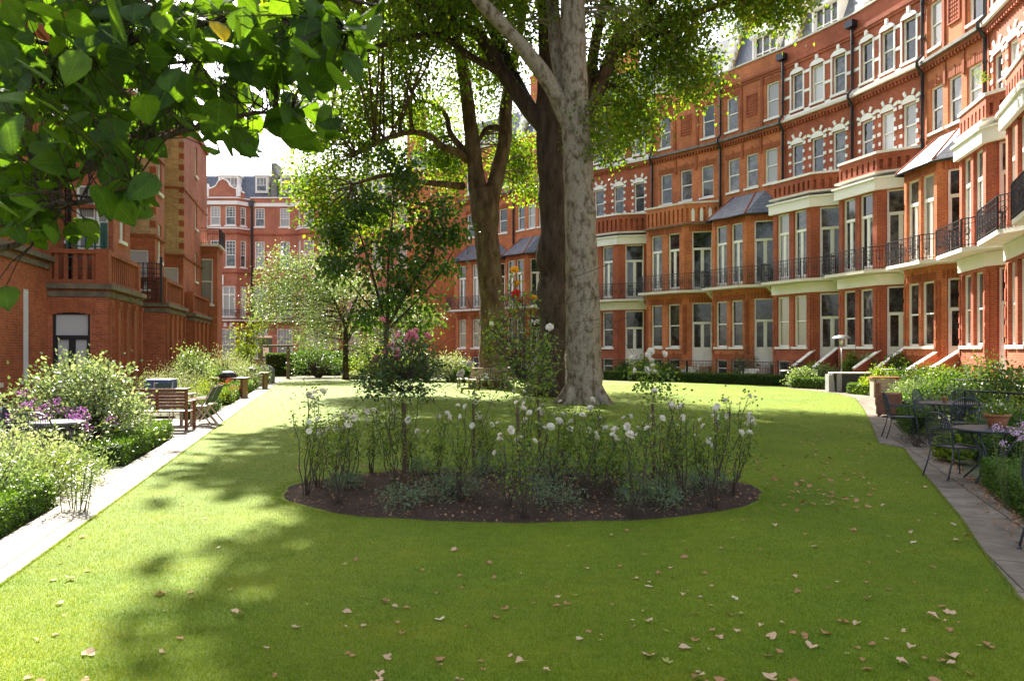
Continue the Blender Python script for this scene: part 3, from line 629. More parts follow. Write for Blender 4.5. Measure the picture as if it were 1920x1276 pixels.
        zb = top1 + (.35 if kind == 'white' else .0); zt = 11.0; mb = MB(); h0 = zb + .22; h1 = zt - .28
        mb2 = MB(); band(mb2, bay, zb, zb + .09, .16); mb2.build('ledge', 'mossy' if kind != 'white' else 'stone', t)
        for F in (FL, FF, FR):
            n_ = max(2, int(F.L / .34)); hs = [((q + .5) * F.L / n_ - .075, (q + .5) * F.L / n_ + .075, h0, h1) for q in range(n_)] if F is not FL else []
            wall(mb, F, zb + .09, zt, hs, depth=.12, back=True)
        mb.prism([(p[0], p[1]) for p in offs(bay, -.2)] , zb + .3, zb + .4) if False else None
        q = offs(bay, -.22); 
        for a, b_ in zip(q, q[1:]): mb.poly([(*b_, zb), (*a, zb), (*a, zt), (*b_, zt)])
        mb.build('parapet', bm_, t)
        mb = MB(); q2 = offs(bay, .06); q = offs(bay, -.26)
        for a, b_, c, dd in zip(q2, q2[1:], q[1:], q): mb.prism([a, b_, c, dd], zt + .002, zt + .12)
        mb.build('parapet_coping', 'white' if kind == 'white' else 'stone', t)
        if kind == 'balustrade':
            mb = MB(); n_ = 3
            for q in range(n_):
                u = FR.L * (.25 + .25 * q); pr = [(u - .1, h0), (u + .1, h0), (u + .1, h1 - .18), (u, h1 + .02), (u - .1, h1 - .18)]
                k_ = len(mb.v); mb.v += [tuple(FR.pt(a, w_, b_)) for w_ in (-.02, .03) for a, b_ in pr]
                mb.f.append(tuple(k_ + 5 + j for j in range(5))); mb.f += [(k_ + j, k_ + (j + 1) % 5, k_ + 5 + (j + 1) % 5, k_ + 5 + j) for j in range(5)]
            mb.build('white_shields', 'white', t)
    # --- balcony
    sl = slab + e; bal = [(.1, -1.2), (b0, -V - .85), (b1 + .15, -V - .85), (Wd - .06, -1.0)]
    mb = MB(); mb.prism(bal + [(Wd - .01, 0.02), (.01, .02)], sl - .15, sl); bo = mb.build('balcony', 'stone', t)
    mb = MB(); rail(mb, bal, sl, 1.05); mb.build('railing', 'iron', bo)
    mb = MB()
    for u in (.12, Wd - .45):
        for q in range(5): mb.box(u, u + .28, -1.0 + q * .16, .0, sl - .15 - .1 * (q + 1), sl - .152 - .1 * q)
    mb.build('bracket', 'stone', bo)
    # --- roof
    mb = MB(); zr0, zr1 = 18.2, 21.9
    mb.poly([(0,.5,zr0), (Wd,.5,zr0), (Wd,2.0,zr1), (0,2.0,zr1)]); mb.poly([(0,2.0,zr1), (Wd,2.0,zr1), (Wd,9,zr1 + .3), (0,9,zr1 + .3)]); mb.poly([(0,.36,zr0 - .01), (Wd,.36,zr0 - .01), (Wd,.5,zr0), (0,.5,zr0)]); mb.poly([(Wd,9,18), (0,9,18), (0,9,zr1 + .3), (Wd,9,zr1 + .3)])
    ro = mb.build('roof', 'slate', t)
    dw = 1.9; du = Wd * .5 - dw / 2 + (.3 if i % 2 else -.2)
    mb = MB(); mb.box(du, du + dw, .75, 1.95, 18.5, 18.72); mb.box(du, du + .12, .75, 1.95, 18.72, 20.6); mb.box(du + dw - .12, du + dw, .75, 1.95, 18.72, 20.6); mb.box(du - .12, du + dw + .12, .62, 2.1, 20.6, 20.78)
    do = mb.build('dormer', 'white', ro)
    F = Fc((du + .12, .95), (du + dw - .12, .95)); mb = MB()
    for q in range(4): x = F.L * q / 3; F.box(mb, max(0, x - .04), min(F.L, x + .04), -.05, .04, 18.72, 20.6)
    F.box(mb, 0, F.L, -.05, .03, 19.6, 19.66); mb.build('dormer_window', 'frame', ro)
    mb = MB(); mb.poly([F.pt(0,-.04,18.72), F.pt(F.L,-.04,18.72), F.pt(F.L,-.04,20.6), F.pt(0,-.04,20.6)]); mb.build('dormer_pane', 'pane_mid', ro)
    mb = MB(); sec = [(.42, 18.3), (.42, 19.2), (1.9, 22.6), (5.5, 22.9), (5.5, 18.0)]
    k_ = len(mb.v); mb.v += [(x, y, z) for x in (Wd - .24, Wd + .02 + .2) for y, z in sec]; n_ = 5
    mb.f += [tuple(range(k_, k_ + n_))[::1], tuple(range(k_ + n_, k_ + 2 * n_))[::-1]] + [(k_ + j, k_ + n_ + j, k_ + n_ + (j + 1) % n_, k_ + (j + 1) % n_) for j in range(n_)]
    mb.build('party_wall', 'brick_yellow', t)
    mb = MB(); F = Fc((Wd - .28, 0), (Wd + .26, 0))
    for q in range(7):
        y0 = .36 + q * .22; mb.box(Wd - .29, Wd + .27, y0, y0 + .24, 19.2 + (y0 - .42) * 2.3 - .1, 19.2 + (y0 - .42) * 2.3 + .5 )
    mb.build('stepped_coping', 'white', t)
    if i % 2 == 0:
        mb = MB(); mb.box(Wd - .6, Wd + .55, 2.6, 4.8, 21.5, 24.6); mb.box(Wd - .68, Wd + .63, 2.52, 4.88, 24.6, 24.85); co_ = mb.build('chimney', 'brick', t)
        mb = MB()
        for q in range(4): mb.lathe([(.16, 24.85), (.13, 25.4), (.17, 25.5)], 12, T=lambda v, q=q: v + Vector((Wd, 2.95 + q * .5, 0)))
        mb.build('chimney_pots', 'terracotta', co_, True)
    # --- rainwater pipe at the near end
    mb = MB(); x = Wd - .02
    mb.tube([(x, -.12, 8.0), (x, -.12, 14.2), (x, -.42, 14.6), (x, -.42, 14.8), (x, -.12, 15.1), (x, -.12, 18.3)], .075, 8)
    for z in (9.2, 11.2, 13.2, 15.8, 17.4): mb.tube([(x, -.12, z), (x, -.12, z + .09)], .1, 8)
    mb.box(x - .25, x + .25, -.4, -.02, 18.2, 18.55); mb.build('drainpipe', 'pipe', t, False)
    if kind != 'white' or True:
        mb = MB(); mb.tube([(x, -.1, 0), (x, -.1, 5.1)], .06, 8); mb.build('drainpipe', 'pipe', t, True)
    # --- steps with raked copings
    sx = FR.pt((ra + rb) / 2, 0, 0); 
    mb = MB()
    for q in range(5): mb.box(sx.x - .6, sx.x + .5, sx.y - 1.0 - .3 * q, sx.y - (.0 if q == 0 else .7) - .3 * q, -.05, .72 - .15 * q)
    st = mb.build('steps', 'stone', t)
    if steps:
        for dx in (-.85, .55):
            mb = MB(); y0, y1 = sx.y - .3, sx.y - 1.9
            for (w0, w1, za, zb, dz, m_, nm) in ((0, .16, 1.85, .9, None, bm_, 'step_wall'), (-.04, .20, 1.85, .9, .06, 'white', 'step_coping')):
                mb = MB(); x0, x1 = sx.x + dx + w0, sx.x + dx + w1; k_ = 0
                lo0, lo1 = (0, 0) if dz is None else (za + .004, zb + .004); h0_, h1_ = (za, zb) if dz is None else (za + dz, zb + dz)
                mb.v = [(x0,y0,lo0), (x1,y0,lo0), (x1,y1,lo1), (x0,y1,lo1), (x0,y0,h0_), (x1,y0,h0_), (x1,y1,h1_), (x0,y1,h1_)]
                mb.f = [(0,1,2,3), (7,6,5,4), (4,5,1,0), (5,6,2,1), (6,7,3,2), (7,4,0,3)]; mb.build(nm, m_, st)
    return t
cp = [(-4.5,68.5), (.2,64), (2.9,60.6), (5.44,57.1), (9.55,53), (13.05,48.8), (15.5,44.6), (17.5,40.1), (18.7,35.5), (18.95,31.2), (18.0,26.6), (16.3,22.0), (14.3,17.4), (12.2,12.8)]
hs = [('slate', 5.15, 'red house with slate bay roof left of the bench tree, beside the plain end wall'),
      ('slate', 5.15, 'red brick house with slate bay roof seen between the bench tree and the dark trunk'),
      ('slate', 5.15, 'red brick house almost hidden behind the two big plane trunks'),
      ('white', 5.2, 'red brick house with white quoined arched windows just right of the pale plane trunk'),
      ('balustrade', 5.5, 'orange brick house with brick balustrade and white shields over its bay'),
      ('slate', 5.5, 'orange brick house with a slate bay roof, right of the one with white shields'),
      ('white', 5.5, 'deep red house with white quoined windows directly behind the mushroom patio heater'),
      ('white', 5.5, 'deep red house with white quoined windows, between the patio heater and sunlit orange house'),
      ('slate', 5.5, 'sunlit orange house with a steep slate bay roof, right of the white-dressed pair'),
      ('white', 5.5, 'deep red house with white fascias seen edge-on beyond the nearest balconies'),
      ('white', 5.5, 'dark red house with white fascia and high balcony at the right edge of the view'),
      ('white', 5.5, 'nearest dark red house, only its front balcony reaching the right edge'),
      ('slate', 5.5, 'nearest red brick house just beyond the right edge of the view')]
for i, (k_, s_, lb) in enumerate(hs[:12]):
    crescent_house(i, cp[i], cp[i + 1], k_, s_, lb, steps=i in (6, 7, 8))
# plain return wall left of the crescent
t = empty('end_building', (-9.2, 68.6, 0), 0, 'plain red brick end building left of the crescent, with no windows on its near wall', 'building')
mb = MB(); mb.box(0, 4.68, 0, 9, -.5, 17.5); mb.build('wall', 'brick', t)
mb = MB(); mb.box(-.1, 4.5, -.1, 9.1, 17.5, 17.7); mb.build('coping', 'stone', t)
mb = MB(); mb.box(.3, 4.4, .4, 8.6, 17.7, 19.2); mb.build('roof', 'slate', t)
mb = MB(); mb.box(-.2, 1.4, 1.5, 3.2, 17.7, 23.0); mb.box(-.28, 1.48, 1.42, 3.28, 23.0, 23.3); mb.build('chimney', 'brick', t)

# ------------------------------------------------------------------ far terrace
def far_bay_house(X0, Y0, Wd, label, flip=False):
    t = empty('mansion_block', (X0, Y0, 0), 0, label, 'house', 'far red brick mansion houses across the end of the garden')
    V = 1.1; bw = 4.7; bay = [(.1, 0), (1.0, -V), (bw - .9, -V), (bw, 0)]
    FM = Fc((0, 0), (Wd, 0)); Fs = [Fc(a, b_) for a, b_ in zip(bay, bay[1:])]
    fl = [(14.3, 16.2), (10.1, 12.8), (5.1, 8.2), (.9, 3.9)]
    mb = MB(); holes = []
    for c in (bw + 1.05, bw + 3.6):
        for j, (a, b_) in enumerate(fl): holes.append((c - (.5 if j < 2 else .8), c + (.5 if j < 2 else .8), a, b_))
    wall(mb, FM, -.5, 17.2, holes); mb.poly([(0,0,17.2), (Wd,0,17.2), (Wd,.5,17.2), (0,.5,17.2)]); mb.poly([(0,0,-.5), (0,0,17.2), (0,9,17.2), (0,9,-.5)]); mb.poly([(Wd,0,-.5), (Wd,9,-.5), (Wd,9,17.2), (Wd,0,17.2)]); mb.build('wall', 'brick_far', t)
    for j, h_ in enumerate(holes): window(t, FM, *h_, style='bars' if h_[2] > 9 or h_[2] < 2 else 'wide', pm='pane_curtain' if 4 < h_[2] < 9 else random.choice(['pane_curtain', 'pane_mid', 'blind']), fw=.09)
    mb = MB(); bh = []
    for F in Fs:
        for (a, b_) in fl:
            if F is Fs[1]:
                bh += [(F, (.12, 1.15, a, b_)), (F, (F.L - 1.15, F.L - .12, a, b_))] if a > 9 else [(F, (.15, F.L - .15, a, b_))]
            else: bh.append((F, (F.L * .3, F.L * .75, a, b_)))
    for F in Fs: wall(mb, F, -.5, 17.0, [h_ for f_, h_ in bh if f_ is F])
    mb.poly([(*p, 17.0) for p in bay]); mb.build('bay', 'brick_far', t)
    for F, h_ in bh: window(t, F, *h_, style='bars' if h_[2] > 9 or h_[2] < 2 else 'wide', pm=random.choice(['pane_curtain', 'pane_mid', 'blind']), fw=.09)
    mb = MB(); band(mb, bay, 16.35, 16.72, .22); band(mb, bay, 13.95, 14.1, .12); FM.box(mb, bw + .2, Wd - .1, -.02, .16, 16.35, 16.7); 
    band(mb, bay, 17.0, 17.12, .16); FM.box(mb, bw + .1, Wd - .003, -.4, .12, 17.203, 17.32); mb.build('fascia', 'white', t)
    mb = MB(); band(mb, bay, 13.45, 13.6, .13); FM.box(mb, bw + .1, Wd - .003, -.02, .13, 13.45, 13.6); band(mb, bay, 9.5, 9.62, .12); mb.build('string_course', 'brick_deep', t)
    # shaped gable over the bay
    mb = MB(); pr = [(.15,17.12), (bw-.15,17.12), (bw-.2,17.5), (bw-.9,17.9), (bw-1.4,18.1), (bw/2+.7,18.25), (bw/2+.4,18.75), (bw/2,18.95), (bw/2-.4,18.75), (bw/2-.7,18.25), (1.4,18.1), (.9,17.9), (.2,17.5)]
    for y0, y1, gro, nm, m_ in ((-V + .1, -V + .4, 0, 'gable', 'brick_far'),):
        k_ = 0; mb.v = [(x, y, z) for y in (y0, y1) for x, z in pr]; n_ = len(pr)
        mb.f = [tuple(range(n_)), tuple(range(n_, 2 * n_))[::-1]] + [(j, n_ + j, n_ + (j + 1) % n_, (j + 1) % n_) for j in range(n_)]
        mb.build(nm, m_, t)
    mb = MB(); mb.tube([(x, -V + .22, z + .05) for x, z in pr[2:]], .12, 6)
    for x in (.75, bw - .75): mb.box(x - .22, x + .22, -V - .02, -V + .5, 17.2, 18.2); mb.box(x - .12, x + .12, -V + .05, -V + .4, 18.2, 18.5)
    mb.build('gable_coping', 'white', t)
    mb = MB(); mb.poly([(0,.5,17.2), (Wd,.5,17.2), (Wd,1.9,19.9), (0,1.9,19.9)]); mb.poly([(0,1.9,19.9), (Wd,1.9,19.9), (Wd,9,20.1), (0,9,20.1)]); mb.poly([(0,.5,17.2), (0,1.9,19.9), (0,9,20.1), (0,9,17)]); ro = mb.build('roof', 'slate', t)
    for c, w_ in ((bw / 2, .95), (bw + 1.05, .55), (bw + 3.6, .55)):
        F = Fc((c - w_, .7), (c + w_, .7)); mb = MB(); mb.box(c - w_ - .12, c + w_ + .12, .7, 2, 17.9, 19.6); mb.box(c - w_ - .25, c + w_ + .25, .55, 2.1, 19.6, 19.75); dm = mb.build('dormer', 'white', ro)
        window(dm, F, 0, F.L, 18.0, 19.5, style='bars', pm='pane_mid', depth=-.03, sill=False, name='dormer_window')
    mb = MB(); mb.box(bw + 2.1, bw + 2.65, .4, 2.4, 17.2, 20.9); mb.build('chimney', 'lead', t)
    mb = MB(); mb.prism([(-.0 + .05, -.0), (1.0, -V - .5), (bw - .9, -V - .5), (bw + .4, -.7), (Wd - .05, -.7), (Wd - .05, 0)], 4.65, 4.8); bo = mb.build('balcony', 'stone', t)
    mb = MB(); rail(mb, [(.1, -.3), (1.0, -V - .5), (bw - .9, -V - .5), (bw + .4, -.7), (Wd - .05, -.7)], 4.8, 1.0, fancy=False); mb.build('railing', 'iron', bo)
    mb = MB()
    for c in (bw / 2 - .9, bw / 2 - .3, bw / 2 + .3, bw / 2 + .9): mb.box(c - .14, c + .14, -V - .06, -V + .02, 4.1, 4.5)
    mb.box(bw/2 - .15, bw/2 + .15, -V - .12, -V + .02, 8.3, 9.3); mb.build('keystones', 'white', t)
    mb = MB(); mb.tube([(bw + .3, -.12, 0), (bw + .3, -.12, 17)], .12, 8); mb.box(bw + .05, bw + .55, -.4, 0, 16.4, 16.9); mb.build('drainpipe', 'pipe', t)
    return t
FY = 80.
labs = ['far red brick mansion behind the pergola, its curved gable and bay beside the left buildings', 'far red brick mansion behind the silver-leaved tree, second from the left', 'far red brick mansion behind the dark-leaved tree, third from the left', 'far red brick mansion hidden behind the left-hand buildings']
for j, q in enumerate((0, 1, 2, -1)): far_bay_house(-31.5 + 9.4 * q, FY, 9.4, labs[j])

# ------------------------------------------------------------------ left terrace (local frame: x runs away from camera along the path, y inward)
ang = math.atan2(.972, -.234)
def LF(Y, D):                                 # world point on the line X=-.2408Y-D
    return (-.2408 * Y - D, Y)
def left_house(i, Ys, wing, closet, yellow, label, end=False):
    Y0, Y1 = Ys; o = LF(Y0, 9.0); t = empty('terraced_house', (*o, 0), ang, label, 'house', 'red brick houses along the left path')
    k = 1.0286
    def loc(Y, D): return ((Y - Y0) * k, -(9.0 - D) * .972)
    L = (Y1 - Y0) * k; D0 = 9.0 - .0; top = 15.6 + .01 * (i % 2)
    FM = Fc((0, 0), (L, 0)); mb = MB(); hol = []
    for z0, z1 in ((5.6, 7.8), (9.2, 11.2), (12.4, 14.2)):
        hol.append((L * .30 - .5, L * .30 + .5, z0, z1)); 
        if L > 5: hol.append((L * .72 - .5, L * .72 + .5, z0, z1))
    wall(mb, FM, -.5, top, hol); mb.poly([(0,0,-.5), (0,0,top), (0,9,top), (0,9,-.5)]); mb.poly([(L,0,-.5), (L,9,-.5), (L,9,top), (L,0,top)]); mb.build('wall', 'brick_left', t)
    for h_ in hol: window(t, FM, *h_, style='sash')
    mb = MB(); mb.poly([(0,-.1,top), (L,-.1,top), (L,3,top + 3.4), (0,3,top + 3.4)]); mb.poly([(0,3,top + 3.4), (L,3,top + 3.4), (L,9,top + 2), (0,9,top + 2)]); mb.poly([(0,-.1,top), (0,3,top + 3.4), (0,9,top + 2), (0,9,top)]); mb.poly([(L,-.1,top), (L,9,top), (L,9,top+2), (L,3,top + 3.4)]); mb.build('roof', 'slate', t)
    mb = MB(); FM.box(mb, 0.004, L - .004, -.02, .16, top - .35, top - .02); FM.box(mb, 0.004, L - .004, -.02, .09, 8.5, 8.62); FM.box(mb, .004, L - .004, -.02, .09, 11.8, 11.92); mb.build('string_course', 'brick_trim', t)
    mb = MB(); mb.box(L - 1.0, L + .0, 2.2, 4.4, top + 1.5, top + 5.0); mb.box(L - 1.1, L + .1, 2.1, 4.5, top + 5.0, top + 5.3); mb.build('chimney', 'brick', t)
    # closet wing, tall
    if closet:
        ya, yb, dc = closet; a = loc(ya, dc); b_ = loc(yb, dc); ct = 14.6; pts = [(a[0], 0), a, b_, (b_[0], 0)]
        S = [Fc(p, q) for p, q in zip(pts, pts[1:])]; mb = MB(); mr = MB(); my = MB(); hs_ = [(S[1].L * .5 - .38, S[1].L * .5 + .38, z, z + 1.7) for z in (5.8, 8.9, 12)]
        fh = [] if yellow else [(S[0].L * .2, S[0].L * .2 + .62, 5.3, 7.6), (S[0].L * .62, S[0].L * .62 + .4, 5.3, 7.3)]
        if yellow: wall(my, S[0], 6.9, ct); wall(mr, S[0], -.5, 6.9, [(S[0].L * .25, S[0].L * .25 + .85, 4.5, 6.2)]); 
        else: wall(mr, S[0], -.5, ct, fh)
        wall(mr, S[1], -.5, ct, hs_); wall(mr, S[2], -.5, ct); mr.poly([(*p, ct) for p in pts]); mr.build('rear_wing', 'brick_left', t)
        if yellow: my.build('side_wall', 'brick_yellow', t); window(t, S[0], S[0].L * .25, S[0].L * .25 + .85, 4.5, 6.2, style='sash', pm='blind')
        for h_ in fh: window(t, S[0], *h_, style='sash', pm='pane_curtain')
        for h_ in hs_: window(t, S[1], *h_, style='sash')
        mb = MB(); band(mb, pts, 6.78, 6.9, .07); band(mb, pts, ct - .3, ct + .05, .12); band(mb, pts, 10.4, 10.5, .05)
        for z in np.arange(7.2, ct - .5, .6): S[0].box(mb, S[0].L - .22, S[0].L - .001, -.02, .03, z, z + .3); S[1].box(mb, .001, .2, -.02, .03, z, z + .3)
        mb.build('brick_bands', 'brick_trim', t)
        mb = MB(); mb.tube([S[0].pt(.12, .1, 3.9), S[0].pt(.12, .1, ct)], .06, 8); mb.build('drainpipe', 'pipe', t, True)
    # ground floor wing
    if wing:
        ya, yb, dw, zl, style = wing; a = loc(ya, dw); b_ = loc(yb, dw); pts = [(a[0], 0), a, b_, (b_[0], 0)]
        S = [Fc(p, q) for p, q in zip(pts, pts[1:])]; mb = MB(); L1 = S[1].L; n_ = 4
        if style == 'black': fh = [(S[0].L - 1.62, S[0].L - .52, .3, 3.0)]
        elif style == 'arch': fh = [(S[0].L * .1, S[0].L * .1 + .75, .2, 3.1)]
        elif style == 'low': fh = []
        else: fh = [(S[0].L * .2, S[0].L * .2 + .6, .6, 3.0)]
        gh = [(L1 * (q + .5) / n_ - .2, L1 * (q + .5) / n_ + .2, .4, 3.2) for q in range(n_)] if style != 'low' else [(L1 * q - .25, L1 * q + .25, .9, 3.6) for q in (.12, .32, .55, .8)]
        wall(mb, S[0], -.5, zl, fh); wall(mb, S[1], -.5, zl, gh, depth=.28, back=style != 'low'); wall(mb, S[2], -.5, zl); mb.poly([(*p, zl) for p in pts]); mb.build('ground_floor_wing', 'brick_left', t)
        for h_ in fh:
            window(t, S[0], *h_, style='french' if style != 'arch' else 'door', fm='frame' if style != 'black' else 'iron', pm='blind' if style == 'black' else 'pane_curtain', sill=False)
            mb = MB(); 
            for q in range(9): u = h_[0] - .1 + (h_[1] - h_[0] + .2) * q / 8; bow = .10 * math.sin(math.pi * q / 8); S[0].box(mb, u - .07, u + .07, -.12, .02, h_[3] - .1 + bow, h_[3] + .3 + bow)
            mb.build('brick_arches', 'brick_trim', t)
        if style == 'low':
            for h_ in gh:
                w_ = window(t, S[1], *h_, style='sash', depth=.28, sillm='stone'); mb = MB()
                for q in range(5): u = h_[0] + .05 + q * (h_[1] - h_[0] - .1) / 4; S[1].box(mb, u - .012, u + .012, -.05, -.02, h_[2], h_[3])
                for z in (h_[2] + .1, (h_[2] + h_[3]) / 2, h_[3] - .12): S[1].box(mb, h_[0], h_[1], -.045, -.025, z, z + .03)
                mb.build('security_bars', 'white', w_)
        mb = MB(); band(mb, pts, zl - .1, zl + .06, .2); band(mb, pts, zl - .35, zl - .18, .08); lo_ = mb.build('ledge', 'mossy', t)
        if style != 'low':
            mb = MB()
            for q in range(n_ + 1):
                u = L1 * q / n_; S[1].box(mb, max(.01, u - .16), min(L1 - .01, u + .16), -.02, .1, .1, 3.25)
                S[1].box(mb, max(.01, u - .16), min(L1 - .01, u + .16), -.02, .14, 3.25, 3.4)
            mb.build('pilasters', 'brick_trim', t)
            mb = MB(); q2 = offs(pts, -.02); h0 = zl + .06; hb = 1.12
            for F in S[:2]:
                F2 = Fc(F.pt(0, -.02, 0).to_2d(), F.pt(F.L, -.02, 0).to_2d()); nn = max(3, int(F.L / .27))
                F2.box(mb, .02, F.L - .02, -.2, 0, h0, h0 + .15); F2.box(mb, .02, F.L - .02, -.24, .04, h0 + hb - .14, h0 + hb)
                for q in range(nn): u = (q + .5) * F.L / nn; F2.box(mb, u - .055, u + .055, -.15, -.03, h0 + .15, h0 + hb - .14)
                F2.box(mb, F.L - .35, F.L - .022, -.26, .05, h0 + .002, h0 + hb + .03); F2.box(mb, .022, .3, -.26, .05, h0 + .002, h0 + hb + .03)
            mb.build('balustrade', 'brick_trim', t)
    return t
t1 = left_house(0, (6, 25), (16, 25, 8.8, 4.7, 'low'), None, False, 'nearest red brick house on the left, low wing with barred windows under a mossy ledge')
t2 = left_house(1, (25, 34.3), (25, 29.5, 7.0, 3.85, 'black'), (27.5, 29.9, 7.45), False, 'red brick house on the left whose wing has a black-framed window and brick balustrade')
t3 = left_house(2, (34.3, 41.6), (34.3, 38.9, 7.0, 3.8, 'arch'), (34.4, 36.4, 7.45), True, 'middle left house with yellow brick side wall above the white arched garden door')
t4 = left_house(3, (41.6, 50.3), (41.6, 47.8, 7.0, 3.7, 'plain'), (41.7, 50.2, 7.5), True, 'farthest left house with yellow brick side wall and a tall bay at its end')
# bay tower at the end of the left row (belongs to the farthest house)
def loc4(Y, D): return ((Y - 41.6) * 1.0286, -(9.0 - D) * .972)
pts = [(loc4(47.9, 9)[0], loc4(47.9, 7.5)[1]), loc4(47.9, 6.75), (loc4(48.5, 6.3)), loc4(50.3, 6.3), (loc4(50.3, 9)[0], loc4(50.3, 7.5)[1])]
S = [Fc(p, q) for p, q in zip(pts, pts[1:])]; mb = MB(); h_ = (-.42, .42, 4.6, 7.4)
tw = Fc(loc4(47.9, 8.05), loc4(47.9, 6.45)); mb.prism([loc4(47.92, 8.0), loc4(47.92, 6.5), loc4(50.3, 6.5), loc4(50.3, 8.0)], 7.9, 8.15)
mb.prism([loc4(47.95, 8.0), loc4(47.95, 6.55), loc4(50.25, 6.55), loc4(50.25, 8.0)], -.5, 4.4); wall(mb, Fc(loc4(47.95, 8.0), loc4(47.95, 6.55)), 4.4, 7.9, [(.3, 1.15, 4.6, 7.4)]); wall(mb, Fc(loc4(47.95, 6.55), loc4(50.25, 6.55)), 4.4, 7.9); wall(mb, Fc(loc4(50.25,6.55), loc4(50.25,8.0)), 4.4, 7.9)
mb.build('bay', 'brick_left', t4); window(t4, Fc(loc4(47.95, 8.0), loc4(47.95, 6.55)), .3, 1.15, 4.6, 7.4, pm='pane_curtain')
mb = MB(); mb.prism([loc4(47.7, 8.2), loc4(47.7, 6.35), loc4(50.4, 6.35), loc4(50.4, 8.2)], 8.152, 8.26); bo = mb.build('balcony', 'stone', t4)
mb = MB(); rail(mb, [loc4(47.75, 8.2), loc4(47.75, 6.4), loc4(50.35, 6.4)], 8.26, 1.0, fancy=False); mb.build('railing', 'iron', bo)
# trellis and green balcony rail on the second house
def loc2(Y, D): return ((Y - 25) * 1.0286, -(9.0 - D) * .972)
mb = MB(); F = Fc(loc2(33.9, 8.6), loc2(33.9, 7.1))
for q in range(9): F.box(mb, q * F.L / 8 - .018, q * F.L / 8 + .018, -.02, .02, 3.9, 5.6)
for q in range(8): F.box(mb, 0, F.L, -.014, .014, 4.0 + q * .22, 4.03 + q * .22)
for q in (0, F.L): F.box(mb, q - .05, q + .05, -.05, .05, 3.85, 5.85)
tr = mb.build('trellis', 'iron', None); tr.location = (*LF(25, 9.0), 0); tr.rotation_euler = (0, 0, ang); tag(tr, 'black square lattice trellis standing on the terrace of the left houses', 'trellis')
mb = MB(); F = Fc(loc2(26.9, 8.8), loc2(26.9, 7.6))
for q in range(5): F.box(mb, q * F.L / 4 - .03, q * F.L / 4 + .03, -.03, .03, 3.9, 5.9)
for q in range(5): F.box(mb, 0, F.L, -.02, .02, 4.2 + q * .38, 4.24 + q * .38)
F.box(mb, F.L - .12, F.L + .1, -.03, .03, 3.9, 6.2)
tr = mb.build('railing_screen', 'green_paint', None); tr.location = (*LF(25, 9.0), 0); tr.rotation_euler = (0, 0, ang); tag(tr, 'green metal screen on the first floor terrace above the black window', 'screen')

# ------------------------------------------------------------------ trees
def limb(mb, pts, seg=12, n=6, bumpy=.12, bs=1.3):
    c = crom(pts, n); mb.tube([p[:3] for p in c], [max(.004, p[3]) for p in c], seg, bumpy=bumpy, bs=bs); return np.array([p for p in c])
def px(list_, Y0): return [(*W(a, b_, Y0 + (r[1] if len(r) > 1 else 0)), r[0]) for a, b_, *r in list_]
def twigs(mb, cent, skel, k=1, seg=4, r0=.05):
    for c in cent:
        d = np.linalg.norm(skel[:, :3] - c, axis=1) + .5 * np.maximum(0, skel[:, 2] - c[2]); j = int(np.argmin(d)); s = skel[j]
        L = np.linalg.norm(s[:3] - c)
        if L < .3: continue
        m_ = (s[:3] + c) / 2 + rng.normal(size=3) * .08 * L + np.array([0, 0, .08 * L]); r = min(r0, s[3] * .6)
        q = crom([(*s[:3], r), (*m_, r * .6), (*c, .008)], 4); mb.tube([p[:3] for p in q], [p[3] for p in q], seg, cap=False)
        for e_ in range(k):
            j2 = rng.randint(2, len(q)); st = q[j2 - 1]; en = c + rng.normal(size=3) * .5; mb.tube([st[:3], (st[:3] + en) / 2 + rng.normal(size=3) * .05, en], [st[3] * .6, st[3] * .4, .005], 3, cap=False)
def blob_centres(blobs):
    out = []
    for (cx, cy_, rx, ry, Y, ryd, n_) in blobs:
        c = np.array(W(cx, cy_, Y)); s = Y / FPX
        for _ in range(n_):
            while True:
                q = rng.uniform(-1, 1, 3)
                if (q ** 2).sum() <= 1: break
            out.append(c + q * [rx * s, ryd, ry * s])
    return np.array(out)
def ell(cs):
    out = []
    for (x, y, z, a, b_, c, n_) in cs:
        for _ in range(n_):
            while True:
                q = rng.uniform(-1, 1, 3)
                if .3 < (q ** 2).sum() <= 1: break
            out.append([x + q[0] * a, y + q[1] * b_, z + q[2] * c])
    return np.array(out)
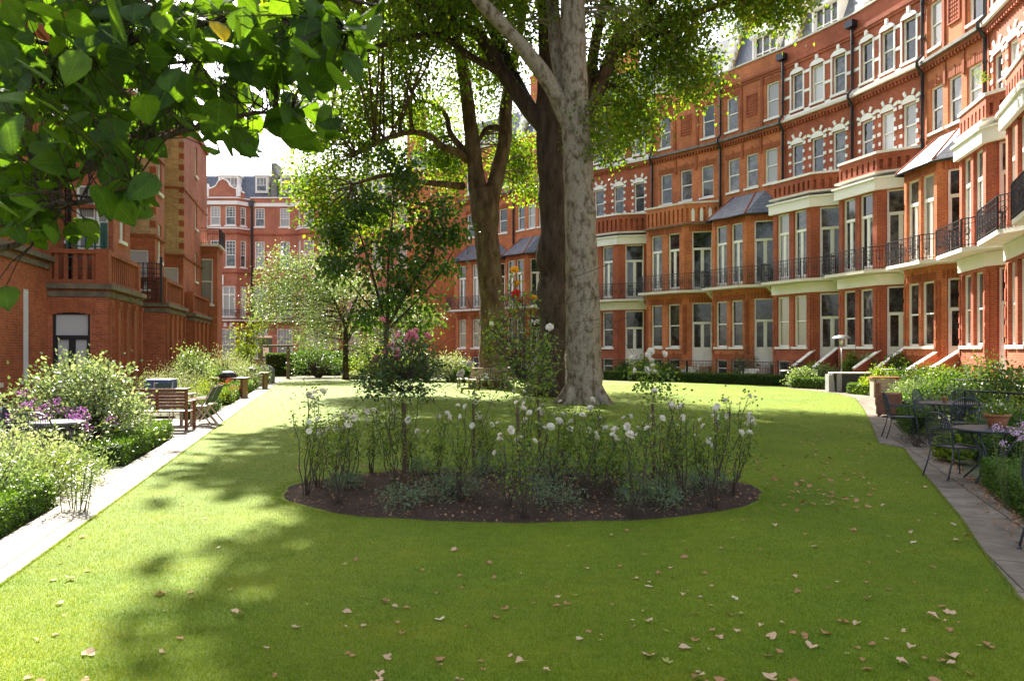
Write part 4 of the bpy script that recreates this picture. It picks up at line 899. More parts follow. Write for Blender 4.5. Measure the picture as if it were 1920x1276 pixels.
def tree(name, base, label, trunk, limbs, barkm, blobs, leafm, nl, ls, crad=.6, extra=None, T=LT, seg=22, tw=1, droop=-.35, nx=42, cat='tree', group=None, twr=.05, root=True):
    t = empty(name, (base[0], base[1], 0), 0, label, cat, group); b3 = np.array([base[0], base[1], 0.])
    def L_(p): return [(q[0] - base[0], q[1] - base[1], q[2], q[3]) for q in p]
    mb = MB(); sk = [limb(mb, L_(trunk), seg, 8, .10, 1.6)]; 
    if root:
        c0 = L_(trunk)[0]; r_ = c0[3]
        for q in range(7): a = q * .9 + .3; mb.tube([(c0[0] + math.cos(a) * r_ * .5, c0[1] + math.sin(a) * r_ * .5, .7), (c0[0] + math.cos(a) * r_ * .95, c0[1] + math.sin(a) * r_ * .95, .2), (c0[0] + math.cos(a) * r_ * 1.5, c0[1] + math.sin(a) * r_ * 1.5, -.12)], [r_ * .3, r_ * .28, r_ * .12], 8)
    mb.build('trunk', barkm, t, True)
    if name == 'plane_tree' and root:
        for fz, an in ((2.6, -1.3), (4.4, -2.2), (6.3, -.9), (8.2, -1.7)):
            c1 = sk[0][int(np.argmin(abs(sk[0][:, 2] - fz)))]; dv = Vector((math.cos(an), math.sin(an), .1)); kb = MB(); p_ = Vector(c1[:3]) + dv * c1[3] * .82
            kb.tube([p_, p_ + dv * .10, p_ + dv * .19, p_ + dv * .2], [.17, .15, .09, .03], 12, bumpy=.2, bs=6); kb.build('knot', barkm, t, True)
    for lm, lmat in limbs:
        mb = MB(); sk.append(limb(mb, L_(lm), 14, 6, .10)); mb.build('limb', lmat, t, True)
    sk = np.concatenate(sk); sk = sk[sk[:, 2] > 1.5] if len(sk[sk[:, 2] > 1.5]) else sk
    cen = blob_centres(blobs) if blobs else np.zeros((0, 3)); cen = cen - b3 if len(cen) else cen
    mb = MB(); twigs(mb, cen[::2] if len(cen) > 100 else cen, sk, tw, r0=twr)
    pts, off = clumps(cen, nl, crad); allp, allo = [pts], [off]; sz = [rng.uniform(.7, 1.15, len(pts)) * ls]
    if extra is not None:  # unseen leaf masses added above the frame to shade the lawn
        ce = ell(extra) - b3; twigs(mb, ce[::6], sk, 0); p2, o2 = clumps(ce, nx, 1.0); allp.append(p2); allo.append(o2); sz.append(rng.uniform(.9, 1.3, len(p2)) * ls * 2.0)
    if len(mb.v): mb.build('twigs', barkm, t, True)
    pts = np.concatenate(allp); off = np.concatenate(allo); sz = np.concatenate(sz)
    cloud('crown', pts, rdir(len(pts), droop, off, .9), sz, rng.normal(0, .9, len(pts)), leafm, t, T=T)
    return t
# pale plane tree
B1 = P(1095, 756)
tree('plane_tree', B1, 'big pale grey mottled plane tree, tallest trunk right of centre behind the rose bed',
     [(B1[0], B1[1], -.1, .70), (B1[0] - .02, B1[1], .6, .63), (*W(1093,600,B1[1]), .58), (*W(1088,400,B1[1]), .52), (*W(1078,200,B1[1]), .46), (*W(1074,40,B1[1]), .42), (*W(1070,-160,B1[1]), .34), (*W(1060,-420,B1[1]), .2)],
     [(px([(1066,235,.26), (1035,165,.27,-.2), (985,95,.24,-.6), (935,40,.22,-1), (895,-5,.2,-1.3), (820,-110,.16,-2)], B1[1]), M['bark_plane']),
      (px([(1070,210,.24,.3), (1045,110,.24,.8), (1037,20,.22,1.2), (1020,-120,.16,1.8)], B1[1]), M['bark_plane']),
      (px([(1074,60,.2), (1100,-30,.2,.4), (1180,-140,.15,1)], B1[1]), M['bark_plane'])],
     'bark_plane', [(1130,250,50,60,26,2,14), (1000,10,120,40,27,2,16), (1180,40,60,50,27,2.5,14)], 'lf_plane', 75, .15, .75,
     extra=[(1.5, 23, 19.5, 7, 7, 4, 300), (6, 27, 18, 4.5, 5, 2.6, 90)])  # extra: unseen upper crown, placed to shade the near right lawn
# dark trunk behind
B2 = P(1030, 741)
Y2 = B2[1]
tree('plane_tree', B2, 'dark brown plane tree with burls, its trunk just left of and behind the pale one',
     [(B2[0] + .1, Y2, -.1, .85), (B2[0] + .1, Y2, .8, .62), (*W(1036,600,Y2), .53), (*W(1033,552,Y2), .60), (*W(1037,516,Y2), .50), (*W(1033,482,Y2), .60), (*W(1038,440,Y2), .50), (*W(1037,400,Y2), .53), (*W(1033,320,Y2), .52), (*W(1028,220,Y2), .5), (*W(1030,120,Y2), .42), (*W(1025,0,Y2), .36), (*W(1015,-200,Y2), .25)],
     [(px([(1020,240,.34), (985,195,.33,.2), (945,140,.3,.4), (905,75,.24,.4), (860,45,.2,.3), (800,15,.17,0), (740,-20,.13,-.4), (660,-90,.1,-1)], Y2), M['bark_dark']),
      (px([(1000,215,.3), (965,150,.28,1), (930,70,.24,2), (890,-30,.2,3), (860,-140,.14,4)], Y2), M['bark_dark']),
      (px([(945,140,.16,.4), (880,105,.14,0), (815,65,.12,-.5), (700,90,.1,-1), (650,115,.06,-1)], Y2), M['bark_dark']),
      (px([(1048,330,.36), (1080,250,.34), (1112,190,.32), (1140,125,.28), (1162,70,.24), (1200,25,.2), (1240,-15,.17), (1320,-90,.12)], Y2), M['bark_brown']),
      (px([(1160,95,.22), (1190,70,.2), (1230,48,.17), (1290,30,.14), (1340,12,.12), (1410,-10,.08), (1480,-20,.05)], Y2), M['bark_brown']),
      (px([(1100,215,.24), (1110,120,.22,.5), (1125,40,.2,1), (1150,-60,.16,1.5)], Y2), M['bark_brown']),
      (px([(1160,90,.12), (1210,80,.1), (1250,60,.08,.3), (1280,110,.05,.4), (1300,150,.03,.4)], Y2), M['bark_brown'])],
     'bark_dark', [(1290,40,75,55,31,2.2,36), (1400,10,60,38,31,2,32), (1475,10,46,32,31,1.6,19), (1290,130,62,56,31,1.4,25), (1165,240,54,66,31,2.2,28), (1150,150,60,70,32,2.6,24), (1245,100,66,50,31,2,16), (1200,180,50,50,31,1.6,9), (860,35,150,50,30,3,30), (720,60,110,60,30,3,20), (940,110,60,60,33,2,14), (1190,20,70,40,33,2.5,22)],
     'lf_plane', 85, .185, .85, extra=[(-1, 31, 20.5, 9, 7, 4.5, 300), (8, 30, 19.5, 5, 6, 2.6, 110)])  # extra: out-of-view crown, added to shade the middle of the lawn
# bench tree
B3 = P(922, 727); Y3 = B3[1]
tree('plane_tree', B3, 'brown plane tree ringed by a circular bench, left of the two big trunks',
     [(B3[0], Y3, -.1, .72), (B3[0], Y3, .6, .64), (*W(924,600,Y3), .60), (*W(917,500,Y3), .58), (*W(911,430,Y3), .60), (*W(908,390,Y3), .66), (*W(903,355,Y3), .55)],
     [(px([(900,395,.46), (893,330,.4), (886,270,.36), (878,200,.32), (868,130,.28), (855,60,.22), (840,-60,.16)], Y3), M['bark_brown']),
      (px([(918,395,.44), (930,335,.36), (945,270,.34), (948,215,.32,.3), (955,150,.26,.6), (975,60,.2,1), (990,-40,.15,1.4)], Y3), M['bark_brown']),
      (px([(878,300,.2), (855,285,.18,-.4), (830,275,.16,-.8), (805,255,.14,-1.2), (770,248,.12,-1.6), (720,262,.1,-2), (670,290,.05,-2.4)], Y3), M['bark_brown']),
      (px([(872,285,.16), (845,250,.14,.3), (835,215,.12,.6), (800,190,.1,.8), (760,205,.08,.8), (710,230,.05,.8)], Y3), M['bark_brown']),
      (px([(868,350,.18), (830,345,.15,-1), (780,340,.12,-2), (730,328,.1,-2.8), (665,345,.06,-3.5)], Y3), M['bark_brown']),
      (px([(950,240,.2), (915,240,.12,.5), (900,260,.1,.6), (890,280,.06,.7)], Y3), M['bark_brown'])],
     'bark_brown', [(640,200,80,80,36,3,48), (600,330,55,70,36,2.5,28), (720,170,110,90,36,3,46), (800,120,110,90,37,3,30), (690,300,70,60,36,2.5,26), (620,410,40,45,35,2,20), (840,310,45,45,39,1.5,28), (905,170,50,90,40,2,24), (965,300,34,45,41,1.5,26), (800,250,60,40,40,2,18), (930,90,60,60,41,2,18), (700,400,60,40,36,2,18), (990,360,22,24,42,1,8)],
     'lf_plane', 84, .19, .9, extra=[(-5, 35, 20.5, 8, 7, 4.5, 230), (-4.0, 26.5, 20, 5.6, 7, 3.4, 280), (-6.9, 25.5, 20, 2.0, 3.5, 1.8, 100), (-9.5, 34.5, 20, 3, 4.5, 2.2, 130)])  # extra: unseen masses shaped to set the left edge of the lawn shade
# dark-leaved ornamental tree
B4 = (W(722, 700, 32).x, 32.0)
tree('cherry_tree', B4, 'dark green leafy young tree standing behind the pink standard rose', [(B4[0], 32, -.1, .13), (B4[0], 32, 1.0, .11), (*W(724,640,32), .10), (*W(727,600,32), .08)],
     [(px([(725,620,.07), (700,520,.05,.2), (672,430,.035,.4), (660,380,.02,.4)], 32), M['bark_dark']), (px([(727,610,.07), (728,500,.05), (735,420,.035), (740,340,.02)], 32), M['bark_dark']),
      (px([(728,610,.07), (765,545,.05,-.3), (800,490,.04,-.5), (835,430,.02,-.7)], 32), M['bark_dark']), (px([(726,620,.06), (775,570,.045,.3), (820,520,.03,.5), (850,470,.02,.5)], 32), M['bark_dark']), (px([(725,600,.05), (690,570,.035,-.4), (640,510,.02,-.6)], 32), M['bark_dark'])],
     'bark_dark', [(740,480,100,60,32,1.4,32), (810,400,56,40,32,1.1,15), (655,500,50,32,32,1.1,9), (630,440,34,22,32,.9,7), (770,335,36,34,32,.9,10), (690,390,50,40,32.5,1,14), (760,570,70,34,32,1.2,16), (850,440,24,30,32,.7,7), (845,500,20,16,32,.6,3), (700,590,40,22,32,1,6), (615,500,16,12,32,.5,2), (730,300,20,32,32,.6,4), (790,610,32,14,32,.6,4)],
     'lf_dark', 44, .225, .5, tw=1, droop=-.9, twr=.02, seg=10, root=False)
# silver-leaved tree behind
B5 = P(648, 711); Y5 = B5[1]
tree('rowan_tree', B5, 'small silvery green tree standing on the far end of the lawn', [(B5[0], Y5, -.1, .22), (B5[0], Y5, 1.2, .16), (*W(648,640,Y5), .15), (*W(650,610,Y5), .13)],
     [(px([(650,615,.12), (630,570,.08), (600,520,.05), (575,480,.03)], Y5), M['bark_dark']), (px([(650,610,.12), (668,560,.08), (690,520,.05), (720,490,.03)], Y5), M['bark_dark']), (px([(651,640,.1), (672,600,.08), (720,580,.05), (770,560,.03)], Y5), M['bark_dark'])],
     'bark_dark', [(560,560,80,60,47,2.5,60), (640,520,80,60,47,2.5,40), (540,500,50,45,47,1.5,24), (600,620,60,35,47,2,24), (730,600,70,60,48,2,40), (780,600,40,45,48,1.5,16), (500,570,32,40,46,1.2,12), (690,660,30,25,47,1.5,8)],
     'lf_silver', 80, .14, .75, tw=1, twr=.03, seg=10, root=False)
# extra trees at far left & behind pergola
tree('young_tree', P(462, 716), 'small yellowing tree beside the left path just before the pergola', [(*P(462,716), -.1, .08), (*W(462,660,P(462,716)[1]), .05), (*W(463,625,P(462,716)[1]), .03)], [], 'bark_dark',
     [(462,640,28,28,43,1,16), (450,665,24,16,43,1,8), (478,615,14,14,43,.5,4)], 'lf_yg', 60, .13, .5, tw=1, twr=.02, seg=8, root=False)

# ------------------------------------------------------------------ overhanging lime branch, near camera
def lime_template():
    V_ = []; uv = []; nseg = 9
    for i in range(nseg + 1):
        t = i / nseg; w = .50 * (math.sin(math.pi * min(1, t * 1.02) ** .62) ** .8) * (1 - .12 * t); w = max(w, .0)
        ser = .03 if i % 2 else 0; back = -.10 * (1 - t) ** 6 * 1.2
        V_.append((0, t, -.10 * t * t)); uv.append((0, t))
        for s in (-1, 1):
            V_.append((s * w * .55, t + back * .5, .05 - .10 * t * t)); uv.append((s * w * .55, t)); V_.append((s * (w + ser), t + back - ser, .02 - .14 * t * t)); uv.append((s * w, t))
    F_ = []
    for i in range(nseg):
        a = i * 5; b_ = a + 5
        F_ += [(a, a + 3, b_ + 3, b_), (a + 3, a + 4, b_ + 4, b_ + 3), (a + 1, a, b_, b_ + 1), (a + 2, a + 1, b_ + 1, b_ + 2)]
    return np.array(V_, float), F_, uv
tv, tf, tuv = lime_template()
lt_base = (-3.6, .6)
t = empty('lime_tree', (*lt_base, 0), 0, 'lime tree close to the camera whose leafy boughs hang over the top left corner', 'tree')
def lb(p): return (p[0] - lt_base[0], p[1] - lt_base[1], p[2], p[3])
mb = MB(); limb(mb, [(0,0,-.1,.28), (0,0,1,.22), (.1,.1,2.2,.19), (.2,.2,3.4,.15), (.3,.5,5,.1)], 14); mb.build('trunk', 'bark_dark', t, True)
boughs = [[(-3.5,.8,2.1,.06), (*W(-80,420,2.7), .022), (*W(120,335,2.6), .016), (*W(250,280,2.5), .012), (*W(330,250,2.4), .009), (*W(480,212,2.3), .006), (*W(545,225,2.25), .003)],
          [(-3.5,.8,2.6,.06), (*W(-100,130,2.9), .03), (*W(120,110,2.8), .022), (*W(300,60,2.6), .016), (*W(430,35,2.4), .011), (*W(560,40,2.2), .007), (*W(650,55,2.1), .003)],
          [(-3.5,.7,1.9,.05), (*W(-60,400,2.4), .016), (*W(60,385,2.3), .01), (*W(160,378,2.2), .007), (*W(250,345,2.1), .003)],
          [(-3.5,.9,2.4,.05), (*W(-60,200,3.4), .03), (*W(150,180,3.3), .018), (*W(330,215,3.1), .01), (*W(420,180,3.), .004)],
          [(-3.5,.8,2.8,.05), (*W(100,-60,2.6), .02), (*W(330,-30,2.4), .014), (*W(560,-20,2.2), .009), (*W(700,10,2.1), .004)],
          [(-3.5,.8,1.7,.04), (*W(-60,480,2.5), .012), (*W(60,300,2.5), .008), (*W(60,460,2.4), .005)], 
          [(-3.5,.8,2.5,.04), (*W(-40,60,3.0), .012), (*W(200,120,2.9), .008), (*W(420,110,2.7), .005), (*W(500,110,2.6), .003)]]
mb = MB()
for bgh in boughs: limb(mb, [lb(p) for p in bgh], 6, 8, 0)
# leaves: list of blobs (px centre, radius, count, depth)
LB = [(90,70,140,75,95,2.9,.5), (260,60,130,70,75,2.7,.4), (420,60,120,60,55,2.5,.35), (560,40,80,60,22,2.2,.15), (640,90,50,60,9,2.1,.1), (80,200,110,80,60,3.0,.5), (240,190,110,70,52,2.9,.45), (370,190,90,60,26,2.7,.3), (440,255,60,40,9,2.4,.15),
      (530,160,70,50,12,2.3,.15), (560,240,60,36,6,2.2,.1), (90,300,100,50,32,2.7,.35), (230,285,70,40,16,2.5,.2), (40,370,60,40,12,2.4,.2), (60,420,65,40,16,2.4,.2), (230,370,65,34,8,2.1,.1), (150,440,26,26,4,2.4,.1), (480,115,90,40,14,2.4,.2), (10,560,15,15,1,2.3,.1), (110,-160,240,110,250,2.9,.5), (-200,150,120,220,50,2.9,.5), (60,240,120,120,50,3.4,.4), (470,210,80,60,12,3.0,.2), (600,240,45,36,3,2.1,.08), (685,70,36,50,3,2.0,.08), (590,130,60,50,4,2.1,.08)]  # big blob above the frame is unseen, added to shade the leaves below
pts = []; 
for cx, cy_, rx, ry, n_, dY, sY in LB:
    for _ in range(int(n_ * 2.1)):
        a = rng.uniform(0, 6.28); r_ = math.sqrt(rng.uniform()); pts.append(np.array(W(cx + rx * r_ * math.cos(a), cy_ + ry * r_ * math.sin(a), dY + rng.normal() * sY)))
pts = np.array(pts) - [lt_base[0], lt_base[1], 0]; n_ = len(pts)
d = rng.normal(size=(n_, 3)) * [.7,.5,.35]; d[:, 0] += .35; d[:, 2] -= .55; sz = rng.uniform(.045,.092, n_); dn = d / np.linalg.norm(d, axis=1, keepdims=True)
roll = rng.normal(1.57 * 0, .7, n_); yl = (rng.uniform(size=n_) < .012) & (sz < .08)
base_pts = pts - dn * sz[:, None] * .5
cloud('leaves', base_pts[~yl], d[~yl], sz[~yl], roll[~yl], 'lf_lime', t, T=(tv, tf), uv=tuv, smooth=True); cloud('yellow_leaves', base_pts[yl], d[yl], sz[yl] * .8, roll[yl], 'lf_yellow', t, T=(tv, tf), uv=tuv, smooth=True)
sk = np.concatenate([np.array([lb(p) for p in [tuple(q) for q in crom(b_, 8)]]) for b_ in boughs])
for p in base_pts[::1]:
    dd = np.linalg.norm(sk[:, :3] - p, axis=1); j = int(np.argmin(dd))
    if dd[j] < .35: mb.tube([sk[j][:3], (sk[j][:3] + p) / 2 + np.array([0, 0, .02]), p], [.003, .002, .0015], 3, cap=False)
mb.build('branches', 'bark_dark', t, True)

# ------------------------------------------------------------------ roses and their bed
def rose_mesh(name, m_, r=.045, rings=((5, .55, .9), (5, .8, .5), (4, .45, 1.4)), seed=0):
    rr = np.random.RandomState(seed); V_ = []; F_ = []
    for n_, L, up in rings:
        for i in range(n_):
            a = 2 * math.pi * i / n_ + rr.uniform(-.3, .3); dx, dy = math.cos(a), math.sin(a); k = len(V_)
            for t, w, h in ((0, .12, 0), (.5, .42, .35 * up), (1., .38, .62 * up + rr.uniform(-.1, .1))):
                for s_ in (-1, 0, 1):
                    V_.append(((dx * t * L - dy * s_ * w) * r * 1.3, (dy * t * L + dx * s_ * w) * r * 1.3, (h + (.10 if s_ else 0) + .1) * r))
            for q in range(2):
                for c in range(2): a0 = k + q * 3 + c; F_.append((a0, a0 + 1, a0 + 4, a0 + 3))
    me = bpy.data.meshes.new(name); me.from_pydata(V_, [], F_); me.polygons.foreach_set('use_smooth', [True] * len(F_)); me.materials.append(M[m_]); return me
RW = [rose_mesh('rose', 'fl_white', .05, seed=i) for i in range(3)]; RP = [rose_mesh('rose', 'fl_pink', .05, seed=i) for i in range(2)]; RR = [rose_mesh('rose', 'fl_red', .055, seed=5)]; RO = [rose_mesh('rose', 'fl_orange', .05, seed=6)]
def put(me, name, parent, p, tilt=.5, sc=1.):
    o = bpy.data.objects.new(name, me); COL.objects.link(o); o.parent = parent; o.location = p
    o.rotation_euler = (rng.normal() * tilt, rng.normal() * tilt, rng.uniform(0, 6.28)); o.scale = (sc,) * 3; return o
def rose_bush(x, y, h, label, group, nst=7, nf=5, spread=.28, flowers=RW, nleaf=230, lfrom=.4, z=None, stemm='twig', leafm='lf_rose'):
    z = bedz(x, y) if z is None else z
    t = empty('rose_bush', (x, y, z - .02), 0, label, 'rose bush', group); mb = MB(); tips = []; lv = []
    for i in range(nst):
        a = rng.uniform(0, 6.28); sp = rng.uniform(.4, 1) * spread; hh = h * rng.uniform(.55, 1.05); p = np.array([math.cos(a) * .03, math.sin(a) * .03, 0]); pts = [(*p, .0075)]
        k = 6
        for q in range(1, k + 1):
            f = q / k; p = np.array([math.cos(a) * sp * f ** .8, math.sin(a) * sp * f ** .8, hh * f]) + rng.normal(size=3) * [.022, .022, 0]; pts.append((*p, .0075 * (1 - .7 * f) + .0012))
            if f > lfrom: lv += [p + rng.normal(size=3) * .065 for _ in range(max(2, int(nleaf / nst / (k * (1 - lfrom)))))]
            if q in (3, 4, 5) and rng.uniform() < .75:
                e_ = p + np.array([rng.normal() * .10, rng.normal() * .10, rng.uniform(.08, .22)]); mb.tube([p, (p + e_) / 2 + rng.normal(size=3) * .01, e_], [.004, .003, .0016], 4, cap=False); tips.append(e_)
                lv += [e_ + rng.normal(size=3) * .05 for _ in range(5 if f > lfrom - .2 else 1)]
        mb.tube([q[:3] for q in pts], [q[3] for q in pts], 5); tips.append(p)
    mb.build('stems', stemm, t, True); lv = np.array(lv)
    cloud('leaves', lv, rdir(len(lv), -.1), rng.uniform(.028, .055, len(lv)), rng.normal(0, .7, len(lv)), leafm, t)
    tips.sort(key=lambda q: -q[2] + rng.uniform(0, .5 * h))
    for i in range(min(nf, len(tips))):
        put(flowers[rng.randint(len(flowers))], 'flower', t, tips[i] + np.array([0, 0, .01]), .7, rng.uniform(.55, .95))
    return t
rb = [(570,934,1.2,'leggy white rose bush at the far left tip of the flower bed'), (628,952,1.12,'white rose bush, second from the left tip of the bed, near its front edge'), (1340,957,1.25,'tall thin white rose bush near the front right of the bed'), (1375,934,1.22,'white rose bush with reddish stems at the right tip of the bed'),
      (985,978,1.18,'white rose bush on the front edge at the middle of the bed'), (1192,975,1.05,'white rose bush on the front edge between two grey green cushions')]
for a, b_, h_, lab in rb:
    x, y = P(a, b_); y = min(y, 99); rose_bush(x, y + .08, h_, lab, 'white rose bushes in the round bed', nf=rng.randint(4, 8))
rest = [(660,918),(735,930),(640,905),(690,890),(780,895),(815,925),(868,950),(905,895),(955,960),(1010,905),(1030,930),(1095,945),(1110,915),(1140,940),(1175,925),(1235,950),(1265,925),(1285,950),(1320,925),(1210,890),(1345,912),(880,882),(980,884),(1060,882),(760,882),(600,915)]
for a, b_ in rest:
    x, y = P(a + rng.normal() * 6, b_)
    if ((x - BX) / BA) ** 2 + ((y - BY) / BB) ** 2 > .93: continue
    rose_bush(x, y, rng.uniform(.85, 1.3), 'leggy white rose bush in the %s %s part of the round bed' % ('back' if y > 10.9 else 'middle' if y > 9.5 else 'front', 'left' if x < -.9 else 'right' if x > 1.1 else 'centre'), 'white rose bushes in the round bed', nst=rng.randint(5, 9), nf=rng.randint(2, 7), spread=rng.uniform(.16, .34), nleaf=rng.randint(220, 420))
def standard_rose(x, y, hst, rx, rz, label, flowers, nf, ncl, ncpt, leafm='lf_rose', up=0, r=.025):
    t = empty('standard_rose', (x, y, bedz(x, y) - .02), 0, label, 'rose tree', 'standard roses in the round bed'); mb = MB()
    limb(mb, [(0,0,0,r), (.01,.01,hst*.5,r*.85), (-.01,0,hst,r*.8)], 8, 5, .1); mb.build('trunk', 'bark_brown', t, True)
    mb = MB(); cen = []; sk = np.array([[0,0,hst,.02],[0,0,hst*.95,.02],[0,0,hst+.15,.015],[0.05,0,hst+.3,.012]])
    for i in range(ncl):
        while True:
            q = rng.uniform(-1, 1, 3)
            if (q ** 2).sum() < 1: break
        cen.append([q[0] * rx, q[1] * rx, hst + rz * .95 + q[2] * rz + up * rng.uniform() * (abs(q[0]) < .6)])
    cen = np.array(cen); twigs(mb, cen, sk, 1, 4, .012); mb.build('twigs', 'twig', t, True)
    pts, off = clumps(cen, ncpt, .17); cloud('crown', pts, rdir(len(pts), -.1, off, .5), rng.uniform(.035, .065, len(pts)), rng.normal(0, .8, len(pts)), leafm, t)
    top = cen[np.argsort(-cen[:, 2] - rng.uniform(0, rz, len(cen)))][:nf]
    for p in top: put(flowers[rng.randint(len(flowers))], 'flower', t, p + np.array([rng.normal() * .05, rng.normal() * .05, .12]), .8, rng.uniform(.8, 1.3))
    return t
x, y = P(757, 916); M['lf_rose_dark'] = leafmat('leaf_rose_dark', [(.03,.065,.02), (.045,.09,.025), (.07,.12,.03)], .4, .45)
standard_rose(x, y, 1.05, .6, .38, 'pink standard rose with a round dark leafy head on a bare stem', RP, 18, 80, 26, 'lf_rose_dark', up=.25, r=.03)
x, y = P(972, 925); standard_rose(x, y, 1.0, .42, .72, 'tall standard rose with red and orange blooms reaching up in front of the trunks', RR + RO, 7, 66, 24, up=.2, r=.022)
x, y = P(1010, 905); standard_rose(x, y, 1.05, .24, .5, 'slimmer standard rose just right of the tall red and orange one', RR + RW, 4, 26, 15, r=.02)
x, y = P(1225, 918); standard_rose(x, y, 1.05, .30, .30, 'white standard rose in the right half of the bed, on a crooked dark stem', RW, 9, 24, 14, r=.022)
x, y = P(888, 905); standard_rose(x, y, 1.0, .2, .25, 'small sparse standard rose left of the tall red and orange one', RW, 3, 12, 12, r=.018)
def cushion(x, y, rx, ry, h, label, cat, mt, n, ls, group=None, T=LN, name='shrub', z=0, stems=True, up=.6, lum=.25, smat='twig'):
    t = empty(name, (x, y, z), 0, label, cat, group); nc = max(6, int(n / 40)); c = []
    for i in range(nc):
        a = rng.uniform(0, 6.28); f = math.sqrt(rng.uniform(0, 1)); el = rng.uniform(.35, 1) ; q = math.sqrt(max(0, 1 - f * f)); c.append([math.cos(a) * f * rx * .85, math.sin(a) * f * ry * .85, h * (.15 + .75 * q * el)])
    c = np.array(c); pts, off = clumps(c, int(n / nc), lum * min(rx, h) * 2); pts[:, 2] = np.maximum(pts[:, 2], .01)
    cloud('foliage', pts, rdir(len(pts), up, off, .8), rng.uniform(.7, 1.2, len(pts)) * ls, rng.normal(0, .9, len(pts)), mt, t, T=T)
    if stems:
        mb = MB()
        for p in c[::2]: m_ = p * [.45, .45, .55] + rng.normal(size=3) * .03; mb.tube([(p[0] * .08, p[1] * .08, -.03), m_, p], [.018 * h + .003, .012 * h + .002, .003], 4, cap=False)
        mb.build('stems', smat, t, True)
    return t
for a, b_, r_, h_ in [(775,958,.36,.2), (845,945,.26,.22), (1030,962,.3,.24), (1000,930,.26,.26), (1085,925,.34,.26), (1040,905,.26,.28), (1225,962,.34,.2), (1280,940,.34,.24), (1255,922,.3,.26), (905,905,.34,.24), (640,925,.24,.16), (1330,925,.24,.2), (800,905,.3,.2), (1160,905,.28,.24), (940,890,.3,.24), (1190,948,.2,.2)]:
    x, y = P(a, b_); cushion(x, y + .1, r_ * 1.2, r_ * 1.0, h_ * 1.35, 'low grey green cushion plant on the soil in the %s %s of the bed' % ('back' if y > 10.3 else 'middle' if y > 9.2 else 'front', 'left' if x < -.7 else 'right' if x > 1.1 else 'centre'), 'low plant', 'lf_grey', 620, .05, 'grey green cushion plants in the round bed', name='cushion_plant', z=bedz(x, y))

# ------------------------------------------------------------------ fallen leaves
def dry_mesh(seed, m_):
    T = lobed(5, seed); r = np.random.RandomState(seed); v = T[0].copy(); v[:, 0] *= 1.25; v[:, 2] = v[:, 2] * .8 + (v[:, 0] ** 2) * r.uniform(.0, .5) + (v[:, 1] ** 2) * r.uniform(.1, .8) * (1 if r.uniform() < .7 else -1); v[:, 2] -= v[:, 2].min() - .01
    me = bpy.data.meshes.new('fallen_leaf'); me.from_pydata([tuple(q) for q in v], [], T[1]); me.materials.append(m_); return me
DM = [dry_mesh(i, DRY[(0,1,2,3)[i % 4]] if i < 4 else DRY[i % 2]) for i in range(14)]
k = 0; cnt = 0
lab4 = ['dry fallen leaf lying curled on the mown lawn', ]
while cnt < 292:
    u = rng.uniform(); a = rng.uniform(40, 1900); b_ = rng.uniform(930, 1290) if u < .66 else rng.uniform(760, 940)
    if a < 620 and rng.uniform() < .55: continue
    if a < 1000 and b_ < 1000 and rng.uniform() < .5: continue
    x, y = P(a, b_)
    if not inpoly(np.array([x]), np.array([y]), lawn_pts)[0] or ((x - BX) / BA) ** 2 + ((y - BY) / BB) ** 2 < 1.03: continue
    o = bpy.data.objects.new('fallen_leaf', DM[rng.randint(len(DM))]); COL.objects.link(o); s_ = rng.uniform(.026, .05) * rng.choice([1, 1, 1.4, .7]); o.location = (x, y, .008); o.scale = (s_, s_, s_)
    o.rotation_euler = (rng.normal() * .14, rng.normal() * .14, rng.uniform(0, 6.28)); tag(o, ('%s dry fallen leaf lying on the %s lawn' % (dict(dry_leaf_tan='tan', dry_leaf_brown='brown', dry_leaf_pale='pale straw coloured', dry_leaf_yellow='yellowish')[o.data.materials[0].name], ('near' if y < 6 else 'middle' if y < 9 else 'far') + (' left' if x < -1 else ' right' if x > 1.2 else ' central'))), 'fallen leaf', 'fallen leaves scattered on the lawn'); cnt += 1
pts = []
while len(pts) < 420:
    a = rng.uniform(560, 1640); b_ = rng.uniform(718, 960); x, y = P(a, b_)
    ins = ((x - BX) / BA) ** 2 + ((y - BY) / BB) ** 2
    if inpoly(np.array([x]), np.array([y]), lawn_pts)[0] and ins > 1.05 and rng.uniform() < (.25 + .75 * (a > 1050)): pts.append((x, y, .02))
n_ = len(pts); tag(cloud('leaf_litter', np.array(pts), rdir(n_) * [1,1,.15], rng.uniform(.05,.09,n_), rng.normal(0,.3,n_), DRY[1], T=LP), 'small brown leaves strewn thinly over the farther lawn', 'leaf litter', kind='stuff')
a = rng.uniform(0, 6.28, 1500); f = np.sqrt(rng.uniform(0, 1, 1500)) * .97; pts = np.stack([BX + BA * f * np.cos(a), BY + BB * f * np.sin(a), .115 * (1 - f ** 2.2) + .006], 1)
tag(cloud('bark_chips', pts, rdir(1500) * [1,1,.25], rng.uniform(.012,.042,1500), rng.normal(0,.5,1500), DRY[1], T=LP), 'bark chips and leaf scraps on the dark soil of the bed', 'bark chips', kind='stuff')
n_ = 700; yy = rng.uniform(6, 14, n_); e_ = rng.uniform(size=n_) ** 2 * .35
xo = np.interp(yy, [p[1] for p in outer[::-1]], [p[0] for p in outer[::-1]]); pts = np.stack([xo - e_ + .05, yy, np.full(n_, .014)], 1)
tag(cloud('leaf_litter', pts, rdir(n_) * [1,1,.2], rng.uniform(.02,.05,n_), rng.normal(0,.4,n_), DRY[1], T=LT), 'brown leaf scraps gathered along the hedge side of the right path', 'leaf litter', kind='stuff')

